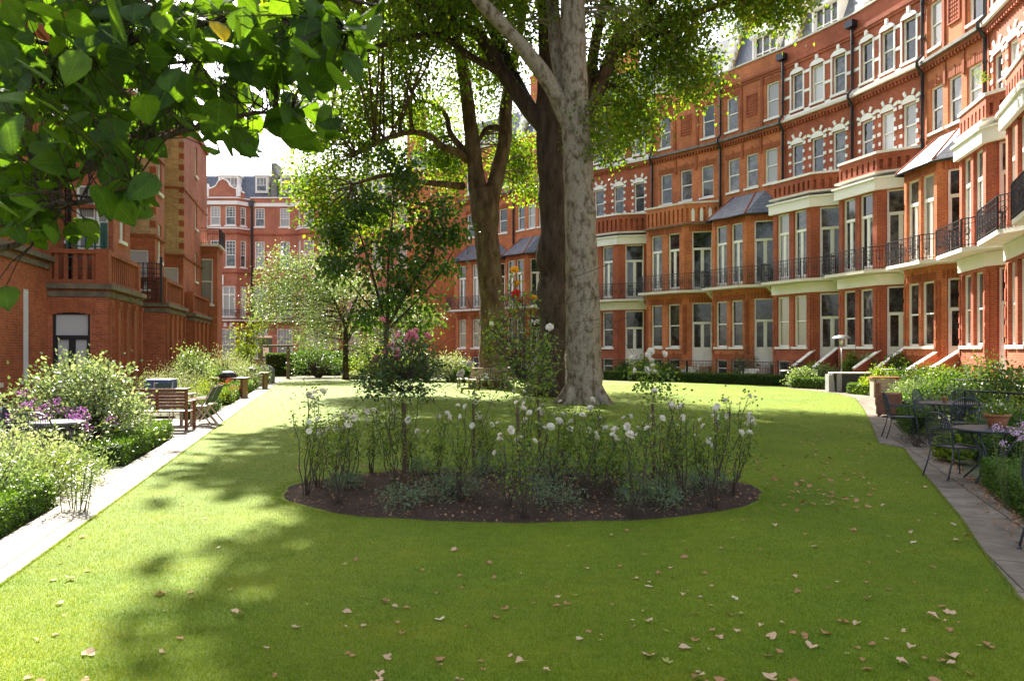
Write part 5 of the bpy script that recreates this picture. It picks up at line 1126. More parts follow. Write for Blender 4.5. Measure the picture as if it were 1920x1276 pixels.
# ------------------------------------------------------------------ hedges
def hedge(p0, p1, wd, h, label, mt='lf_box', dens=1500, ls=.032, group='clipped low hedges', side=1):
    p0 = Vector(p0); p1 = Vector(p1); d = p1 - p0; L = d.length; t = empty('hedge', (p0.x, p0.y, 0), math.atan2(d.y, d.x), label, 'hedge', group); y0, y1 = (0, wd) if side > 0 else (-wd, 0)
    mb = MB(); nx = max(3, int(L / .15)); ny = 4; i_ = .04
    mb.box(i_, L - i_, y0 + i_, y1 - i_, 0, h - .05); mb.build('branches', 'hedge_core', t)
    n_ = int(dens * (L * wd + 2 * L * h + 2 * wd * h)); P_ = []; N_ = []
    ar = np.array([L * wd, L * h, L * h, wd * h, wd * h]); ch = rng.choice(5, n_, p=ar / ar.sum()); u = rng.uniform(size=n_); v = rng.uniform(size=n_); P_ = np.zeros((n_, 3)); N_ = np.zeros((n_, 3))
    for c, f, nn in ((0, lambda u, v: (u * L, y0 + v * wd, h + 0 * u), (0,0,1)), (1, lambda u, v: (u * L, y0 + 0 * u, v * h), (0,-1,0)), (2, lambda u, v: (u * L, y1 + 0 * u, v * h), (0,1,0)), (3, lambda u, v: (0 * u, y0 + v * wd, u * h), (-1,0,0)), (4, lambda u, v: (L + 0 * u, y0 + v * wd, u * h), (1,0,0))):
        m_ = ch == c; P_[m_] = np.stack(f(u[m_], v[m_]), 1); N_[m_] = nn
    wob = np.sin(P_[:, 0] * 5 + p0.x) * .5 + np.sin(P_[:, 0] * 13 + P_[:, 2] * 9) * .35 + np.sin(P_[:, 1] * 17) * .3
    P_ += N_ * (wob * .022 + rng.normal(size=n_) * .014 - .012)[:, None]
    dd = rng.normal(size=(n_, 3)) * .8 + N_ * .7; dd[:, 2] += .4
    cloud('foliage', P_, dd, rng.uniform(.7, 1.3, n_) * ls, rng.normal(0, .9, n_), mt, t); return t
M['hedge_core'] = varied('hedge_core', (.012,.02,.006), (.03,.045,.012), 9, .95)
def LPt(Y, off=3.1): return (-.2408 * Y - off, Y)
hedge(LPt(5.2), LPt(9.1), .55, .32, 'clipped box hedge at the lower left corner, nearest on the left path', dens=2600, ls=.028)
hedge(LPt(12.1), LPt(16.1), .55, .34, 'clipped box hedge left of the path just before the wooden bench', dens=2200, ls=.032)
hedge(LPt(12.1, 3.66), (LPt(12.1, 3.66)[0] - .6, 12.25), .45, .34, 'short return of clipped hedge beside the round iron table', dens=2200, ls=.032)
hedge(LPt(20.4), LPt(23.7), .55, .42, 'clipped box hedge left of the path behind the two folding chairs', dens=1500, ls=.04)
hedge(LPt(26), LPt(29), .5, .42, 'small clipped hedge by the far garden table with red flowers', dens=1000, ls=.05)
hedge(LPt(31), LPt(37), .5, .42, 'far clipped hedge left of the path, before the grey covered furniture', dens=900, ls=.055)
def hb(a, b_, c, d_, wd, h, lab, mt='lf_box', dens=900, ls=.05): hedge(P(a, b_), P(c, d_), wd, h, lab, mt, dens, ls)
hb(1178,713,1288,716.5,.6,.5,'dark low hedge across the far lawn edge right of the pale plane tree', 'lf_dark', 900, .06)
hb(1290,716.5,1375,719,.6,.5,'dark low hedge in the middle of the far lawn edge, below yellow flowers', 'lf_dark', 900, .06)
hb(1378,719,1462,722,.6,.5,'dark low hedge at the right end of the far lawn edge', 'lf_dark', 900, .06)
hb(1130,711,1172,712.5,.6,.5,'short dark hedge peeping out behind the pale plane trunk', 'lf_dark', 900, .06)
hb(1483,727,1556,731,.8,.5,'sunlit hedge left of the dark garden cabinet', ls=.05, dens=1100)
hb(1588,738,1632,742,.9,.42,'sunlit hedge right of the dark garden cabinet', ls=.05, dens=1100)
def rh(Y0, Y1, off, wd, h, lab, mt='lf_box', dens=1800, ls=.03):
    f = lambda Y: np.interp(Y, [p[1] for p in outer[::-1]], [p[0] for p in outer[::-1]]) + off
    hedge((f(Y1), Y1), (f(Y0), Y0), wd, h, lab, mt, dens, ls)
rh(6.3, 10.5, .06, .6, .36, 'dark green clipped hedge at the right edge beside the near path', 'lf_box', 2600, .028)
rh(11.9, 14.2, .45, .6, .4, 'shaded hedge behind the near iron chair on the right', 'lf_dark', 1800, .035)
rh(16.5, 19.5, .12, .5, .42, 'dark hedge beside the path left of the far iron chair', 'lf_dark', 1400, .04)
rh(21.5, 25, .1, .5, .45, 'hedge along the right path beside the wicker armchair', 'lf_box', 1100, .045)

# ------------------------------------------------------------------ shrubs and border plants
def sp(a, b_): return P(a, b_)
cushion(-7.45, 13.6, 1.15, 1.1, 1.78, 'big rounded glossy shrub with pale sunlit leaves by the nearest left house', 'shrub', 'lf_bush', 6500, .075, T=LT, lum=.16)
cushion(-8.3, 12.4, .7, .7, 1.3, 'loose shrub in front of the barred windows at the left edge', 'shrub', 'lf_bush', 1500, .07, T=LT, lum=.2)
x_, y_ = -12.1, 27.0
cushion(*W(330, 700, 26)[:2], 1.0, .9, 1.35, 'pale cream feathery shrub behind the blue covered barbecue', 'shrub', 'lf_pale', 3200, .07)
cushion(*W(290, 700, 24)[:2], .8, .8, 1.15, 'pale yellow shrub left of the blue covered barbecue', 'shrub', 'lf_pale', 2600, .07)
cushion(*W(362, 700, 29)[:2], .75, .75, 2.1, 'upright grey leaved shrub with pale blooms before the white arched door', 'shrub', 'lf_silver', 2600, .09, T=LT)
cushion(*W(400, 700, 30)[:2], .65, .6, 1.2, 'dark green round shrub beside the pale ones', 'shrub', 'lf_dark', 1900, .08, T=LT)
cushion(*W(428, 705, 33)[:2], 1.1, 1.0, 1.95, 'light green airy shrub left of the pergola', 'shrub', 'lf_pale', 3600, .09)
cushion(*W(460, 705, 36)[:2], 1.0, 1.0, 1.6, 'fresh green tall perennials by the far end of the left path', 'plant', 'lf_silver', 2600, .1)
cushion(*W(385, 730, 25)[:2], .7, .8, .8, 'yellow green spreading plant behind the folding chairs', 'plant', 'lf_yg', 1800, .07)
cushion(*W(345, 720, 22.5)[:2], .7, .6, .75, 'pale leafy plant behind the light garden table', 'plant', 'lf_pale', 1600, .06)
cushion(*W(205, 780, 14.9)[:2], .4, .7, .55, 'bright green leafy plant on top of the hedge by the bench', 'plant', 'lf_yg', 1500, .07, T=LT)
cushion(*W(30, 850, 9.9)[:2], .75, .8, .8, 'sunlit leafy border plant above the corner hedge at the left edge', 'plant', 'lf_pale', 2600, .055, T=LT)
cushion(*W(95, 880, 9.6)[:2], .45, .6, .55, 'mixed green perennials spilling beside the corner hedge', 'plant', 'lf_yg', 1900, .05, T=LN)
cushion(*W(-20, 820, 8.6)[:2], .6, .6, .85, 'leafy plant cut by the left edge of the picture', 'plant', 'lf_silver', 1900, .05, T=LT)
cushion(*W(135, 845, 10.6)[:2], .45, .4, .55, 'fine leaved plant behind the willowy weed', 'plant', 'lf_silver', 1700, .06)
cushion(*W(222, 800, 13.8)[:2], .22, .6, .4, 'low spreading yellow green plant beside the second hedge', 'plant', 'lf_yg', 900, .05)
def stemmy(x, y, n_, h, sp_, label, cat, lm, fm=None, nfl=12, ls=.07, per=14, name='flowering_plant', fr=.10, group=None, droopy=0.):
    t = empty(name, (x, y, 0), 0, label, cat, group); mb = MB(); lv = []; dr = []; tips = []
    for i in range(n_):
        a = rng.uniform(0, 6.28); s_ = sp_ * math.sqrt(rng.uniform()); hh = h * rng.uniform(.65, 1.05); b0 = np.array([math.cos(a) * s_ * .5, math.sin(a) * s_ * .5, 0]); b1 = np.array([math.cos(a) * s_, math.sin(a) * s_, hh]); m_ = (b0 + b1) / 2 + rng.normal(size=3) * .04
        if droopy: b1[2] *= .8; m_[2] += droopy * .2
        mb.tube([b0, m_, b1], [.006, .005, .003], 4, cap=False); tips.append(b1)
        for q in range(per):
            f = .15 + .85 * q / per; p = b0 * (1 - f) ** 2 + 2 * m_ * f * (1 - f) + b1 * f * f; lv.append(p); aa = q * 2.4; dr.append([math.cos(aa), math.sin(aa), .4 - droopy])
    mb.build('stems', 'stem_green', t, True); lv = np.array(lv); cloud('leaves', lv, np.array(dr), rng.uniform(.7, 1.2, len(lv)) * ls, rng.normal(0, .4, len(lv)), lm, t, T=LN)
    if fm:
        for p in tips[:nfl]:
            c = p + rng.normal(size=(34, 3)) * [fr * .45, fr * .45, fr * .35]; cloud('flower_head', c, rdir(34, .6), np.full(34, .03), rng.normal(0, 1, 34), fm, t, T=LT)
    return t
x, y = W(72, 790, 12.2)[:2]; stemmy(x, y, 26, 1.08, .45, 'tall purple phlox in bloom in front of the big shrub', 'flower', 'lf_bush', 'fl_purple', 12)
x, y = W(172, 800, 12.0)[:2]; stemmy(x, y, 16, .86, .28, 'pink purple phlox in bloom at the right of the big shrub', 'flower', 'lf_bush', 'fl_purple', 9)
x, y = W(20, 800, 11.2)[:2]; stemmy(x, y, 22, .85, .5, 'green stemmed perennials beside the iron hand rail at the left edge', 'flower', 'lf_silver', 'fl_white', 5)
x, y = P(138, 957); stemmy(x, y, 13, .72, .34, 'willowy self-sown weed arching over the left path', 'weed', 'lf_silver', None, ls=.085, per=20, name='tall_weed', droopy=.5)
x, y = W(432, 740, 26)[:2]; stemmy(x, y, 14, .75, .3, 'small red flowering plant beside the far left hedge', 'flower', 'lf_rose', 'fl_red', 6)
for a, yy_, h_, lb_, lm in ((1318, 47, .95, 'yellow and orange flowers behind the far dark hedge', 'lf_rose'),):
    x, y = W(a, 700, yy_)[:2]; stemmy(x, y, 34, h_, 1.3, lb_, 'flower', lm, 'fl_orange', 22, fr=.22, ls=.12)
for a, yy_, r_, h_, mt_, lb_ in ((1402,46,1.1,1.6,'lf_bush','tall grassy bush between the two brick bays, behind the far dark hedge'), (1455,45,.8,1.1,'lf_dark','dark bush behind the right end of the far dark hedge'), (1205,50,1.2,1.2,'lf_rose','mixed low shrub before the white quoined house'), (1170,51,.9,.9,'lf_dark','small dark shrub just right of the pale trunk, behind the hedge'), (1250,49,1.0,.9,'lf_rose','loose rose foliage below the orange house windows'),
    (1505,37,.8,1.0,'lf_silver','pale variegated shrub left of the dark garden cabinet'), (1545,37.5,.8,1.2,'lf_silver','pale shrub behind the dark garden cabinet, under the patio heater'), (1520,40,.6,1.3,'lf_yg','upright yellow green shrub behind the white topped table'), (1600,38,.7,1.9,'lf_rose','green shrub right of the patio heater'), (1630,37,.6,2.0,'lf_silver','tall sunlit climber against the pillar right of the patio heater'), (1690,35,.9,1.9,'lf_dark','dark rounded evergreen before the garden door'),
    (1640,31,.8,.8,'lf_yg','sunlit low plants right of the dark cabinet'), (1755,29,1.1,1.2,'lf_dark','big loose shrub below the raked white copings'), (1800,26,1.1,1.3,'lf_dark','straggly green shrub below the sunlit brick bay'), (1730,24,.9,1.0,'lf_grey','grey green lavender mound beside the wicker armchair'), (1850,22,1.2,1.7,'lf_dark','dark shrub in the shade under the right-hand balconies'), (1890,19,1.0,1.5,'lf_dark','dark leafy shrub against the right-hand houses'), (1800,20,.9,.9,'lf_grey','shaded grey green shrub behind the far round table'), (1765,27,.7,1.4,'lf_rose','sprawling white flecked shrub by the iron hand rails'),  # dark leaves below the copings and brick bay imitate shade by colour
    (1905,15,.8,1.0,'lf_rose','shrub with pale flowers behind the terracotta pot'), (1925,12,.6,.9,'lf_dark','dark shrub cut by the right edge of the picture'), (1735,20,.55,.7,'lf_grey','spiky grey plant by the far iron chair'), (1780,12.6,.3,.45,'lf_yg','low conifer behind the seat of the near iron chair')):
    x, y = W(a, 700, yy_)[:2]; cushion(x, y, r_ * .8, r_ * .8, h_, lb_, 'shrub', mt_, int(1300 + 700 * r_), .055 + yy_ * .0012, T=LT if mt_ != 'lf_grey' else LN, lum=.22)
for a, yy_, r_, h_, mt_, lb_ in ((1655, 33, .7, 1.2, 'lf_rose', 'mid green shrub hiding the foot of the raked copings'), (1715, 30, .8, 1.3, 'lf_dark', 'dark shrub between the raked copings and the iron hand rail'), (1760, 23, .8, 1.0, 'lf_dark', 'dark leafy mound behind the chairs of the far round table'), (1835, 17.5, .7, .95, 'lf_dark', 'dark bushy plant between the two round tables'), (1870, 14, .6, .8, 'lf_rose', 'leafy plant directly behind the terracotta pot table'), (1700, 26, .6, .8, 'lf_silver', 'pale plant behind the wicker armchair')):
    x, y = W(a, 700, yy_)[:2]; cushion(x, y, r_, r_ * .8, h_, lb_, 'shrub', mt_, int(1500 + 700 * r_), .06 + yy_ * .001, T=LT, lum=.2)
x, y = P(1722, 838); cushion(x, y + .1, .30, .26, .3, 'small dark purple heather mound on the right path', 'plant', 'lf_purple', 1300, .03, name='heather')
x, y = P(1768, 832); cushion(x, y + .3, .2, .2, .5, 'bright yellow green upright conifer beside the purple heather', 'plant', 'lf_yg', 900, .045, name='conifer')
x, y = W(1905, 880, 8.9)[:2]; stemmy(x, y, 14, .95, .28, 'lilac pink flowers over the near right hedge', 'flower', 'lf_rose', 'fl_lilac', 7, fr=.07, ls=.05)
x, y = W(885, 700, 45)[:2]
for a, yy_, r_, h_, mt_, lb_ in ((845,44,1.3,1.6,'lf_pale','white flowering bush left of the bench tree'), (800,45,1.2,1.4,'lf_dark','dark bush behind the pink standard rose, left of the white flowering bush'), (700,50,1.6,2.2,'lf_yg','yellow green bush behind the pink standard rose'), (598,51,1.75,2.7,'lf_dark','large dark rounded bush right of the pergola'), (655,52,1.0,1.6,'lf_dark','dark bush behind the silvery tree trunk'), (870,43,.6,.9,'lf_dark','small dark bush touching the left of the bench tree'), (745,47,1.0,1.3,'lf_rose','green bush left of the dark bush beyond the lawn'), (665,48,.8,.4,'lf_pale','low white flowers at the foot of the silvery tree'), (770,52,1.5,1.9,'lf_silver','pale bush against the end building')):
    x, y = W(a, 700, yy_)[:2]; cushion(x, y, r_, r_ * .8, h_, lb_, 'bush', mt_, int(1500 + 900 * r_), .12, T=LT, lum=.2)
hedge(W(498, 700, 54)[:2], W(545, 700, 54)[:2], 1.0, 1.5, 'tall dark clipped hedge behind the pergola posts', 'lf_dark', 500, .09)
hedge(W(552, 700, 56)[:2], W(640, 700, 56)[:2], 1.0, 1.6, 'tall dark clipped hedge behind the large rounded bush', 'lf_dark', 400, .1)
# plants on buildings
x, y = LF(29.3, 6.95); t = cushion(x, y, .3, .4, .35, 'dry straw coloured weed growing on the corner of the brick ledge', 'weed', DRY[0], 160, .09, stems=False, name='ledge_weed'); t.location.z = 3.6
x, y = W(1833, 200, 27)[:2]; t = cushion(x, y, .3, .3, .7, 'green weed rooted in the high gutter of the right-hand houses', 'weed', 'lf_yg', 160, .1, stems=False, name='gutter_weed'); t.location.z = W(1833, 130, 27).z - .6

# ------------------------------------------------------------------ furniture
def mesh_chair():
    t = empty('iron_chair', label='x', cat='chair'); mm = 'iron_grey'
    mb = MB()
    for q in np.linspace(-.2, .2, 15): mb.tube([(q, -.22, .44), (q, 0, .425), (q, .22, .44)], .004, 4, False)
    for q in np.linspace(-.2, .2, 15): mb.tube([(-.22, q, .44), (0, q, .427), (.22, q, .44)], .004, 4, False)
    mb.tube([(-.22,-.22,.44), (.22,-.22,.44), (.23,.22,.44), (-.23,.22,.44), (-.22,-.22,.44)], .012, 6); mb.box(-.21, .21, -.21, .21, .432, .436); mb.build('seat', mm, t)
    for a, b_ in ((-.23, -.24), (.23, -.24), (-.22, .24), (.22, .24)):
        mb = MB(); mb.tube([(a, b_ * .9, .45), (a * 1.05, b_ * 1.05, .25), (a * 1.12, b_ * (1.15 if b_ < 0 else 1.35), .02)], .011, 6); mb.lathe([(.022, 0), (.022, .015), (.012, .03)], 8, T=lambda v, a=a, b_=b_: v + Vector((a * 1.12, b_ * (1.15 if b_ < 0 else 1.35), 0))); mb.build('leg', mm, t, True)
    mb = MB(); arch = [(-.23,.23,.44), (-.25,.27,.65), (-.22,.30,.82), (-.12,.32,.90), (0,.325,.92), (.12,.32,.90), (.22,.30,.82), (.25,.27,.65), (.23,.23,.44)]
    c = crom([(*p, 0) for p in arch], 3); mb.tube([p[:3] for p in c], .012, 6)
    for q in np.linspace(-.2, .2, 13): zt = .92 - 1.6 * q * q; mb.tube([(q, .24, .48), (q, .28, .66), (q, .315, zt - .01)], .0045, 4, False)
    for z in np.linspace(.5, .84, 9): w_ = .235 if z < .8 else .2; yy = .235 + (z - .44) * .19; mb.tube([(-w_, yy, z), (0, yy + .02, z), (w_, yy, z)], .0045, 4, False)
    mb.build('backrest', mm, t)
    for s_ in (-1, 1):
        mb = MB(); mb.tube([(.245 * s_, .27, .66), (.27 * s_, .05, .67), (.27 * s_, -.16, .65), (.25 * s_, -.2, .45)], .012, 6); mb.build('armrest', mm, t, True)
    return t
ch0 = mesh_chair()
def place(proto, first, x, y, rz, label, group=None, z=0, cat=None):
    o = proto if first else copy_tree(proto); o.location = (x, y, z); o.rotation_euler = (0, 0, rz); o['label'] = label
    if group: o['group'] = group
    return o
G = 'black iron mesh garden chairs'
x, y = P(1800, 905); place(ch0, True, x + .2, y + .45, R(100), 'nearest whole iron mesh chair, drawn up to the table with the terracotta pot', G)
x, y = P(1695, 826); place(ch0, False, x + .2, y + .5, R(75), 'iron mesh chair standing alone on the path left of the far round table', G)
x, y = P(1905, 1056); place(ch0, False, x + .72, y + .35, R(110), 'iron chair cut off by the right edge, one leg on the near path', G)
x, y = W(1885, 800, 12.3)[:2]; place(ch0, False, x, y, R(10), 'iron mesh chair beyond the table with the terracotta pot', G)
x, y = W(1745, 760, 17.2)[:2]; place(ch0, False, x, y, R(40), 'iron mesh chair behind the far round table on its left', G)
x, y = W(1812, 760, 17.0)[:2]; place(ch0, False, x, y, R(-15), 'iron mesh chair behind the far round table on its right', G)
x, y = W(1800, 760, 14.6)[:2]; place(ch0, False, x, y, R(170), 'iron mesh chair in front of the far round table', G)
def round_table(x, y, r_, label, h=.73, mm='iron_grey'):
    t = empty('garden_table', (x, y, 0), 0, label, 'table', 'round garden tables'); mb = MB(); mb.lathe([(r_, h - .03), (r_ + .012, h - .015), (r_, h)], 40); mb.build('tabletop', mm, t)
    for q in range(4):
        a = q * math.pi / 2 + .5; mb = MB(); c, s_ = math.cos(a), math.sin(a); mb.tube([(c * r_ * .75, s_ * r_ * .75, h - .03), (c * r_ * .35, s_ * r_ * .35, h * .55), (c * r_ * .4, s_ * r_ * .4, h * .3), (c * r_ * .85, s_ * r_ * .85, 0)], .014, 6); mb.build('leg', mm, t, True)
    return t
x, y = W(1862, 805, 10.7)[:2]; round_table(x, y, .48, 'dark round iron table carrying a terracotta pot, nearest on the right')
x1, y1 = W(1785, 755, 15.8)[:2]; round_table(x1, y1, .6, 'dark round iron table with a small cup on it, farther on the right')
t = empty('plant_pot', (x + .12, y + .1, .73), 0, 'terracotta bowl of white flowers standing on the near iron table', 'plant pot'); mb = MB(); mb.lathe([(.10, 0), (.135, .12), (.15, .15), (.165, .155), (.165, .185), (.14, .185), (.13, .15)], 24); mb.build('pot', 'terracotta', t, True)
c = rng.normal(size=(260, 3)) * [.07, .07, .05] + [0, 0, .23]; cloud('plant', c, rdir(260, .5), np.full(260, .05), rng.normal(0, 1, 260), 'lf_rose', t); c = rng.normal(size=(36, 3)) * [.08, .08, .04] + [0, 0, .28]; cloud('flowers', c, rdir(36, .8), np.full(36, .035), rng.normal(0, 1, 36), 'fl_white', t)
mb = MB(); mb.lathe([(.03, 0), (.045, .10), (.05, .11), (.05, .12)], 14); o = mb.build('cup', 'terracotta', None, True); o.location = (x1 - .15, y1, .73); tag(o, 'small terracotta cup standing on the farther round table', 'cup')
def box_thing(name, label, cat, x, y, rz=0): return empty(name, (x, y, 0), rz, label, cat)
# garden cabinet / table with grey side panels
x, y = P(1598, 735); t = box_thing('garden_cabinet', 'dark garden cabinet with grey side panels and pale top among sunlit hedges', 'cabinet', x, y, R(-8))
mb = MB(); mb.box(-.8, .85, 0, .7, .78, .83); mb.build('top', 'stone', t); mb = MB(); mb.box(-.62, .8, .05, .65, 0, .776); mb.build('body', 'black_panel', t, bevel=.01)
for a in (-.95, -.62): mb = MB(); mb.box(a, a + .2, -.02, .6, 0, .74 + (a > -.8) * .035); mb.build('side_panel', 'grey_panel', t, bevel=.01)
# patio heater
x, y = W(1578, 700, 36)[:2]; t = box_thing('patio_heater', 'tall steel patio heater with a mushroom reflector in front of the red houses', 'patio heater', x, y)
mb = MB(); mb.lathe([(.23, 0), (.23, .7), (.19, .76), (.03, .78)], 20); mb.build('base', 'steel', t, True); mb = MB(); mb.tube([(0,0,.75), (0,0,1.95)], .03, 10); mb.build('pole', 'steel', t, True)
mb = MB(); mb.lathe([(.1, 1.95), (.11, 2.28), (.07, 2.32)], 16); mb.build('burner', 'steel', t, True); mb = MB(); mb.lathe([(.42, 2.30), (.41, 2.33), (.3, 2.41), (.12, 2.47), (.0, 2.48)], 28); mb.build('reflector', 'steel', t, True)
# white topped table
x, y = W(1487, 700, 38)[:2]; t = box_thing('garden_table', 'white topped square table left of the patio heater', 'table', x, y); mb = MB(); mb.box(-.55, .5, -.35, .35, .76, .80); mb.build('tabletop', 'white', t)
for a, b_ in ((-.4,-.25), (.35,-.25), (-.4,.25), (.35,.25)): mb = MB(); mb.box(a, a + .04, b_, b_ + .04, 0, .758); mb.build('leg', 'iron', t)
cushion(x - .1, y, .18, .18, .3, 'potted reddish plant on the white topped table', 'plant', 'lf_purple', 300, .06, stems=False, name='table_plant').location.z = .8
# wicker armchair and wooden planter
x, y = W(1668, 780, 21)[:2]; t = box_thing('wicker_chair', 'brown wicker armchair beside the right path', 'chair', x, y, R(60))
mb = MB(); mb.box(-.3, .3, -.28, .28, .1, .42); mb.build('seat', 'wood_red', t, bevel=.04); mb = MB(); mb.box(-.33, .33, .24, .33, .3, .92); mb.build('backrest', 'wood_red', t, bevel=.04)
for s_ in (-1, 1): mb = MB(); mb.box(s_ * .3, s_ * .38, -.28, .3, .08, .64); mb.build('armrest', 'wood_red', t, bevel=.03)
for a in (-.28, .24):
    for b_ in (-.26, .22): mb = MB(); mb.box(a, a + .05, b_, b_ + .05, 0, .12); mb.build('leg', 'wood_red', t)
x, y = W(1660, 752, 29.5)[:2]; t = box_thing('wooden_planter', 'wooden slatted planter table at the bend of the right path', 'planter', x, y, R(-5)); t.scale = (.8, .8, .95)
mb = MB(); mb.box(-.7, .6, -.3, .3, .76, .82); mb.build('top', 'terracotta', t)
mb = MB()
for q in range(4): mb.box(-.5, .5, -.26 + .002 * q, .26, .1 + q * .16, .24 + q * .16)
mb.build('slatted_side', 'teak', t)
for a in (-.62, .5): mb = MB(); mb.box(a, a + .07, -.25, .25, 0, .757); mb.build('leg', 'teak', t)
# iron hand rails on the right
for q, (a, yy_, lb_) in enumerate(((1700, 31, 'low iron hand rail below the raked white copings'), (1860, 20, 'iron hand rail in the shade behind the far round table'), (1890, 14.5, 'iron hand rail behind the terracotta pot table'))):
    x, y = W(a, 700, yy_)[:2]; mb = MB(); mb.tube([(-.9,0,0), (-.9,0,1.0), (.9,0,1.0), (.9,0,0)], .022, 6); mb.tube([(-.9,0,.55), (.9,0,.55)], .015, 6); mb.tube([(0,0,0), (0,0,1.0)], .015, 6); o = mb.build('hand_rail', 'iron', None, True); o.location = (x, y, 0); o.rotation_euler = (0, 0, R(-30 - 20 * q)); tag(o, lb_, 'railing')
# wooden bench (back towards the camera)
def slat_bench(L, x, y, rz, label, m_='wood_red'):
    t = empty('garden_bench', (x, y, 0), rz, label, 'bench'); mb = MB()
    for q in range(5): mb.box(-L / 2, L / 2, .02 + q * .095, .095 + q * .095, .40, .425)
    mb.build('seat', m_, t); mb = MB()
    for q in range(5): mb.box(-L / 2 + .05, L / 2 - .05, -.045, -.02, .50 + q * .072, .555 + q * .072)
    mb.box(-.035, .035, -.02, .0, .42, .86); mb.box(-L / 2, L / 2, -.05, -.01, .86, .93); mb.build('backrest', m_, t)
    for a in (-L / 2, L / 2 - .06):
        for b_, h_ in ((-.06, .9), (.44, .62)): mb = MB(); mb.box(a, a + .06, b_, b_ + .06, 0, h_); mb.build('leg', m_, t, bevel=.004)
        mb = MB(); mb.box(a - .01, a + .07, .0, .52, .62, .65); mb.build('armrest', m_, t, bevel=.004)
    return t
x, y = P(352, 807); slat_bench(1.35, x - .70, y + .05, R(3), 'reddish brown slatted bench with its back to the camera, left of the path')
# folding chairs with green canvas
def folding_chair():
    t = empty('folding_chair', label='x', cat='chair')
    for s_ in (-1, 1):
        mb = MB(); mb.tube([(.22 * s_, -.30, 0), (.22 * s_, .02, .45), (.22 * s_, .3, .95)], .02, 4); mb.build('leg', 'teak', t); mb = MB(); mb.tube([(.25 * s_, .28, 0), (.25 * s_, -.05, .40), (.25 * s_, -.22, .62)], .02, 4); mb.build('leg', 'teak', t)
        mb = MB(); mb.box(.2 * s_ - .03, .2 * s_ + .09 * s_, -.26, .16, .62, .645); mb.build('armrest', 'teak', t)
    mb = MB(); mb.box(-.21, .21, -.2, .16, .44, .465); mb.build('seat', 'teak', t)
    mb = MB(); k_ = 0; mb.v = [(-.21,.1,.52), (.21,.1,.52), (.21,.29,.92), (-.21,.29,.92), (-.21,.12,.51), (.21,.12,.51), (.21,.31,.91), (-.21,.31,.91)]; mb.f = [(3,2,1,0), (4,5,6,7), (0,1,5,4), (1,2,6,5), (2,3,7,6), (3,0,4,7)]; mb.build('backrest', 'canvas', t)
    return t
fc0 = folding_chair(); x, y = P(378, 797); place(fc0, True, x - .02, y + .1, R(-80), 'teak folding chair with dark canvas back, nearer of the pair by the path', 'folding chairs at the light table'); place(fc0, False, x - .12, y + .75, R(-85), 'teak folding chair with dark canvas back, farther of the pair by the path', 'folding chairs at the light table')
place(fc0, False, *W(303, 760, 20.2)[:2], R(15), 'folding chair with grey sling back beyond the light table, before the blue cover', 'folding chairs at the light table')
x, y = W(312, 740, 18.9)[:2]; t = box_thing('garden_table', 'light weathered wooden table between the bench and folding chairs', 'table', x - .1, y); mb = MB()
for q in range(6): mb.box(-.75, .7, -.4 + q * .135, -.275 + q * .135, .71, .74)
mb.build('tabletop', 'teak', t)
for a in (-.66, .56):
    for b_ in (-.34, .28): mb = MB(); mb.box(a, a + .06, b_, b_ + .06, 0, .708); mb.build('leg', 'teak', t)
# blue covered barbecue
x, y = W(302, 740, 21.5)[:2]; t = box_thing('barbecue', 'blue covered barbecue with a small white badge and side shelf', 'barbecue', x, y); mb = MB(); mb.box(-.38, .36, -.25, .25, .62, 1.0); mb.build('hood', 'blue', t, bevel=.06); mb = MB(); mb.box(-.34, .32, -.22, .22, .1, .618); mb.build('cabinet', 'grey_cover', t)
mb = MB(); mb.box(.362, .75, -.2, .2, .70, .74); mb.build('side_shelf', 'black_panel', t); mb = MB(); mb.lathe([(.05, 0), (.05, .006)], 16, T=lambda v: Vector((v.x, -.252 - v.z, v.y + .86))); mb.build('badge', 'paper', t)
# round iron table with mesh chair at the left
x, y = W(107, 790, 11.6)[:2]; t = round_table(x, y, .36, 'round glass topped iron table among flowers on the left', .74, 'grey_cover')
place(ch0, False, x + .02, y - .35, R(184), 'iron mesh chair with a flared back before the round table on the left', G); place(ch0, False, x - .75, y + .5, R(110), 'iron mesh chair at the left edge behind the flowers', G)
x, y = W(12, 780, 13.2)[:2]; mb = MB(); mb.tube([(-1,0,0), (-1,0,.9), (1.1,0,1.02), (1.1,0,0)], .02, 6)
for q in range(9): mb.tube([(-.9 + q * .22, 0, 0), (-.9 + q * .22, 0, .9 + q * .012)], .009, 4)
o = mb.build('hand_rail', 'iron', None); o.location = (x, y, 0); tag(o, 'black iron hand rail at the left edge under the barred windows', 'railing')
